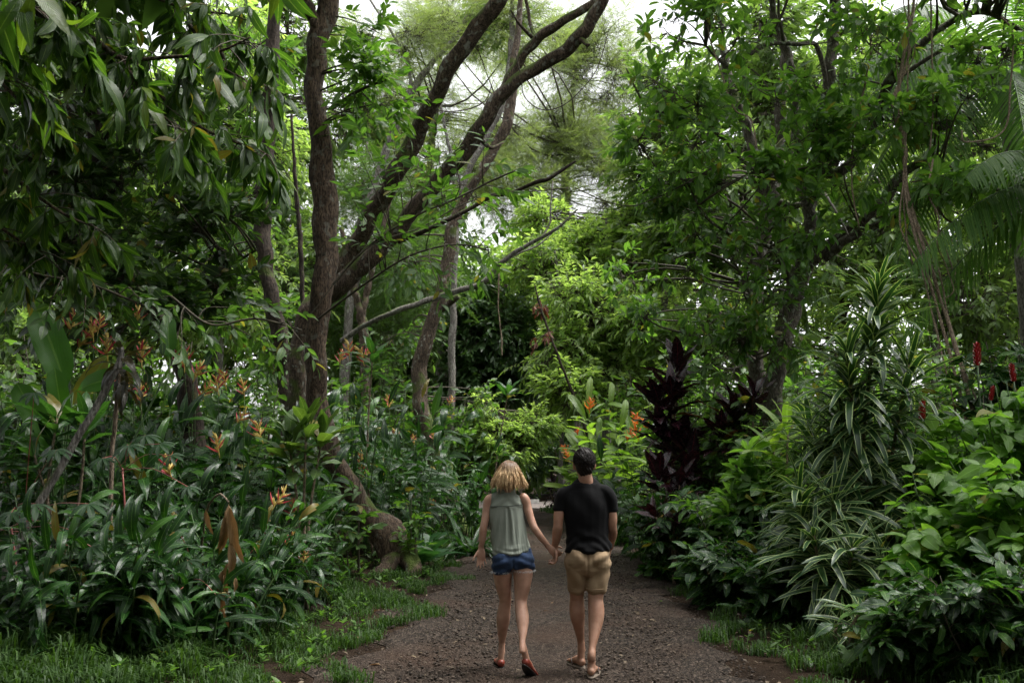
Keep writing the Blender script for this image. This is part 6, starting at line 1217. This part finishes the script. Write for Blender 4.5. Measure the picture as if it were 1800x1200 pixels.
body.append(limb5([Q(917, 872, Yw, 8), Q(923, 878, Yw, 8.6), Q(927, 892, Yw, 7.8), Q(932, 908, Yw - .02, 7), Q(937, 922, Yw - .04, 6.6), Q(941, 930, Yw - .05, 6.6), Q(950, 943, Yw - .04, 6.2), Q(962, 957, Yw - .02, 4.6, 4.4), Q(967, 963, Yw - .02, 4.4, 4)]))
body += hand(P(845.5, 964, Yw + .02), (.03, .05, -1), (.25, -1, 0), .95, (.12, .15, .15, .2), thumb=1, tcurl=.15, spread=.1)
body += hand(P(966, 962, Yw - .02), (.62, .12, -.55), (.45, .9, -.25), .95, (.55, .62, .68, .75), thumb=1, tcurl=.3)
body.append(limb5([Q(885, 985, Yw, 14, 16), Q(883.5, 1005, Yw + .02, 16.8, 18.5), Q(885, 1030, Yw + .05, 13.5, 14.5), Q(888, 1050, Yw + .08, 10.8, 11.5), Q(888, 1060, Yw + .09, 10.2, 11), Q(886, 1073, Yw + .1, 11, 12), Q(884.5, 1088, Yw + .11, 11.6, 12), Q(883, 1108, Yw + .15, 8.6, 9), Q(882.5, 1128, Yw + .19, 5.6, 6), Q(882, 1140, Yw + .2, 5.8, 6.5), Q(882, 1147, Yw + .2, 6, 7)], 40))
body.append(limb5([Q(918, 985, Yw, 14, 16), Q(919.5, 1005, Yw - .01, 17, 18.5), Q(918, 1030, Yw - .02, 14, 14.5), Q(916, 1050, Yw - .02, 11, 11.5), Q(915.5, 1060, Yw - .03, 10.4, 11), Q(917, 1073, Yw - .06, 11, 11.5), Q(918.5, 1088, Yw - .1, 11.2, 11.8), Q(919, 1108, Yw - .16, 8.2, 8.6), Q(918, 1126, Yw - .22, 5.4, 6), Q(918, 1138, Yw - .25, 5.8, 6.5), Q(918, 1145, Yw - .26, 6, 6.5)], 40))
fl = P(881, 1153, 8.26); fl[2] = gzm(fl) + .012; FL, tfl = foot(fl, -.12, .90); fr = P(919, 1168, 7.86); fr[2] = gzm(fr) + .014; FR, tfr = foot(fr, .42, .90, pitch=.62)
body += FL + FR
for (tf_, a_) in ((tfl, Q(882.5, 1130, Yw + .19, 5.6, 6)), (tfr, Q(918, 1128, Yw - .22, 5.4, 6))): e_ = tf_(np.array([0, .030, .040])); body.append(limb5([a_, [*((np.array(a_[:3]) + e_) / 2), .026, .029], [*e_, .027, .031]], 12))
fuse('body', body, .0060, M_skw, wom, smooth_it=5)
def shoe(tf, s):
    keys = np.array([(0, -.008, .030, .030, .030), (0, .02, .034, .035, .034), (0, .06, .030, .038, .030), (0, .12, .022, .041, .022), (.002, .18, .018, .048, .020), (.004, .225, .016, .045, .018), (.006, .262, .013, .034, .014)]); c = catmull(keys, 18)
    ctr = tf(c[:, :3] * s); xd = nrm(tf(np.array([1., 0, 0])) - tf(np.array([0., 0, 0]))); V, T = loft(ctr, c[:, 3] * s, c[:, 4] * s, xd, 18)
    o = Buf().add(V, T).obj('shoe', M_dshoe, wom); so = soleslab(tf, s * 1.0, 1.12, M_sole, wom, 'sole', .006, .004, False); so.parent = o; return o
shoe(tfl, .92); shoe(tfr, .92)
cxw = P(893, 900, Yw)
def wr_top(co, no):
    x, y, z = co.T; zt = P(893, 890, Yw)[2]; zb = P(900, 985, Yw)[2]; s = np.clip((zt - z) / (zt - zb), 0, 1); xc = cxw[0] + s * .03
    back = smooth(Yw + .0, Yw - .06, y); d = .0065 * np.sin((x - xc) * (150 - 60 * s) + 2.2 * np.sin(z * 9)) * s ** .7 * smooth(1.02, .75, s) + .004 * np.sin((x - xc) * 330 + z * 20) * s * (.5 + .5 * np.sin(z * 13 + x * 20)) * .6
    d += back * (-.011 * np.exp(-((x - xc) / (.006 + .012 * s)) ** 2) + .007 * np.exp(-((np.abs(x - xc) - .018 - .02 * s) / .009) ** 2)) * smooth(0, .06, s) * smooth(1., .6, s)
    zc = zb + .05 + 2.2 * (x - xc - .0) ** 2 + .0; d += .0085 * np.sin((z - zc) * 130 + 4 * (x - xc)) * smooth(.72, .88, s) * np.exp(-((x - xc) / .16) ** 2)
    d += .004 * np.sin((z + .8 * np.abs(x - cxw[0])) * 70) * (s < .01) * 1.0
    return co + no * d[:, None]
top = [limb5([Q(891, 866, Yw, 14, 12), Q(890.5, 869, Yw, 24, 14), Q(890, 874, Yw, 28.5, 16), Q(889.5, 886, Yw, 29.3, 19), Q(889.5, 896, Yw, 30.2, 20), Q(890.5, 910, Yw, 30.4, 20.5), Q(893, 930, Yw, 31, 20.5), Q(896, 950, Yw, 32.5, 22), Q(898.5, 964, Yw, 33.8, 23.5), Q(899.5, 970, Yw, 33, 23.5)], 36), limb5([Q(892.5, 862, Yw - .005, 14, 11.5), Q(891.5, 866, Yw, 18, 13), Q(891, 872, Yw, 25, 15)], 8),
       sloft([Q(899.5, 962, Yw - .0, 33.5, 23.5), Q(900, 971, Yw - .01, 31.5, 23.5), Q(899.5, 979, Yw - .02, 24, 21.5), Q(898, 984.5, Yw - .03, 14, 19)], 20, 12)]
ts_ = fuse('sleeveless_top', top, .0055, M_sage, wom, wr_top, 4)
K2 = 30; xs = np.linspace(-27, 29.5, K2); q = []
for x in xs:
    py = 889 - 1.0 * math.cos(x / 27 * 1.2) + .13 * max(0, x - 3) * -1.2 + 1.5; yy = Yw - 20.2 * Yw / F * math.sqrt(max(0, 1 - (x / 31.5) ** 2)) - .004; q.append(P(889.8 + x, py, yy))
V, T, U = tubes(np.array(q)[None], np.full((1, K2), .0028), 5, ref=(0, 0, 1)); o = Buf().add(V, T, U).obj('seam', M_seam, off=tuple(wom.location)); o.parent = ts_  # yoke seam; its shadow is put into the dark colour
def wr_den(co, no):
    x, z = co[:, 0], co[:, 2]; c0 = P(902, 990, Yw); d = .004 * np.sin(z * 95 + 40 * np.abs(x - c0[0])) - .014 * np.exp(-((x - c0[0] - .0) / .007) ** 2) * smooth(c0[2] + .08, c0[2] - .0, z); return co + no * d[:, None]
sh = [limb5([Q(901, 960, Yw, 28, 18), Q(901.5, 973, Yw, 34.5, 23), Q(902, 988, Yw, 36, 26)], 14), ell(P(885, 984, Yw - .035), [.082, .09, .082]), ell(P(919, 984, Yw - .035), [.084, .09, .082]), limb5([Q(883.5, 984, Yw, 18.5, 22.5), Q(883, 994, Yw + .01, 18.5, 21.5), Q(882.8, 1001, Yw + .02, 18.0, 21)], 10), limb5([Q(920.5, 984, Yw, 19, 22.5), Q(921, 994, Yw, 19, 21.5), Q(921.2, 999, Yw - .01, 18.8, 21)], 10)]
dn = fuse('denim_shorts', sh, .0055, M_denim, wom, wr_den, 4)
fb = Buf()
for (x, y, Yk, rx, ry) in [(882.8, 1004, Yw + .02, 18.6, 21.2), (921.2, 1002, Yw - .01, 19.2, 21.2)]:
    cc = P(x, y, Yk); n = 160; f = rng.uniform(0, 6.28, n); b = cc + np.stack([rx * Yw / F * np.cos(f), ry * Yw / F * np.sin(f), rng.uniform(-.002, .006, n)], 1); e = b + np.stack([rng.normal(size=n) * .006, rng.normal(size=n) * .004, -rng.uniform(.004, .016, n)], 1); V, T, U = tubes(np.stack([b, (b + e) / 2 + rng.normal(size=(n, 3)) * .002, e], 1), np.full((n, 3), .0009), 3); fb.add(V, T, U)
o = fb.obj('frayed_hem', M_fray, off=tuple(wom.location), kind='stuff'); o.parent = dn
for (x, y) in [(884, 982), (920, 981)]:
    r = [(-10, -6), (10, -6.5), (10, 5), (0, 9), (-9.5, 5), (-10, -6)]; q = [P(x + a_, y + b_, Yw - (26 * Yw / F) * math.sqrt(max(.1, 1 - ((x + a_ - 902) / 37) ** 2)) - .030 + .0 * a_) for a_, b_ in r]
# woman's hair
def hairmat():
    m, nt, bs, out = newmat('blond_hair'); g = nt.nodes.new('ShaderNodeNewGeometry'); uv = nt.nodes.new('ShaderNodeUVMap'); sx = nt.nodes.new('ShaderNodeSeparateXYZ'); nt.links.new(uv.outputs[0], sx.inputs[0])
    r = g.outputs['Random Per Island']; tip = mixc(nt, r, (.26, .14, .06), (.90, .66, .38)); f = mth(nt, 'MULTIPLY', mth(nt, 'SUBTRACT', sx.outputs[1], .12), 2.2, clamp=True); c = mixc(nt, f, mixc(nt, r, (.07, .038, .022), (.20, .12, .07)), tip)
    nt.links.new(c, bs.inputs['Base Color']); bs.inputs['Roughness'].default_value = .42; bs.inputs['Specular IOR Level'].default_value = .35; return m
M_hairw = hairmat(); M_hb = plainmat('hair_underlayer', (.10, .058, .032), (.16, .095, .05), .7, 60)
hw = P(893.5, 836, Yw); hairb = [ell(hw + [0, -.012, .020], [.084, .097, .094], 24), sloft([(*(hw + [0, -.01, .03]), .080, .083), (*(hw + [0, -.02, -.02]), .090, .080), (*(hw + [0, -.02, -.05]), .094, .074), (*(hw + [0, -.02, -.07]), .082, .062)], 20, 14)]
fuse('hair', hairb, .006, M_hb, wom, None, 3)
n = 2400; th = rng.uniform(0, 2 * PI, n); th = np.where(np.abs((th - PI / 2)) < .75, th + PI, th); gi = (th / 6.2832 * 46).astype(int) % 46; w00 = rng.uniform(0, 6, 46)[gi]; gr = rng.uniform(-.06, .13, 46)[gi]; ph = rng.uniform(.02, 1.25, n) ** 1.0
part = hw + np.array([.006, .0, .016]); K = 12; tt = np.linspace(0, 1, K)
ux = np.cos(th); uy = np.sin(th); C = np.zeros((n, K, 3)); zend = -.102 + .024 * rng.normal(size=n) * .8 + .012 * (np.abs(ux) > .6); w0 = w00 + rng.normal(size=n) * .35; layer = rng.uniform(0, 1, n)
start = .105 * np.cos(ph); zend = np.where(layer < .35, zend + rng.uniform(.0, .05, n), zend)
for k_ in range(K):
    z = start + (zend - start) * tt[k_] ** .95; zz = np.clip(z / .1058, -1, 1); rad = np.where(z > 0, np.sqrt(np.clip(1 - zz ** 2, 0, 1)), 1) ; flare = np.where(z < .02, 1 + 3.4 * (.02 - z) * (.75 + .5 * np.abs(ux)), 1.0); flare = np.where(z < -.09, flare + (z + .09) * (2.0 - 3 * (layer > .8)), flare)
    wob = .021 * np.sin(w0 + tt[k_] * (5 + 3 * layer)) * smooth(.2, .9, tt[k_]); puff = 1 + .05 * layer + gr * smooth(.1, .8, tt[k_])
    C[:, k_, 0] = ux * (.086 * rad * flare * puff + wob) + .006 * np.sin(w0 * 3 + tt[k_] * 8) * tt[k_]; C[:, k_, 1] = uy * (.094 * rad * np.minimum(flare, 1.06) * puff + wob * .8) - .014; C[:, k_, 2] = z + .003
C += part; V, T, U = tubes(C, np.interp(tt, [0, .2, .8, 1], [.0022, .003, .0024, .0005])[None] * rng.uniform(.4, 1.2, (n, 1)), 4)
Buf().add(V, T, U).obj('hair_locks', M_hairw, wom, kind='stuff')
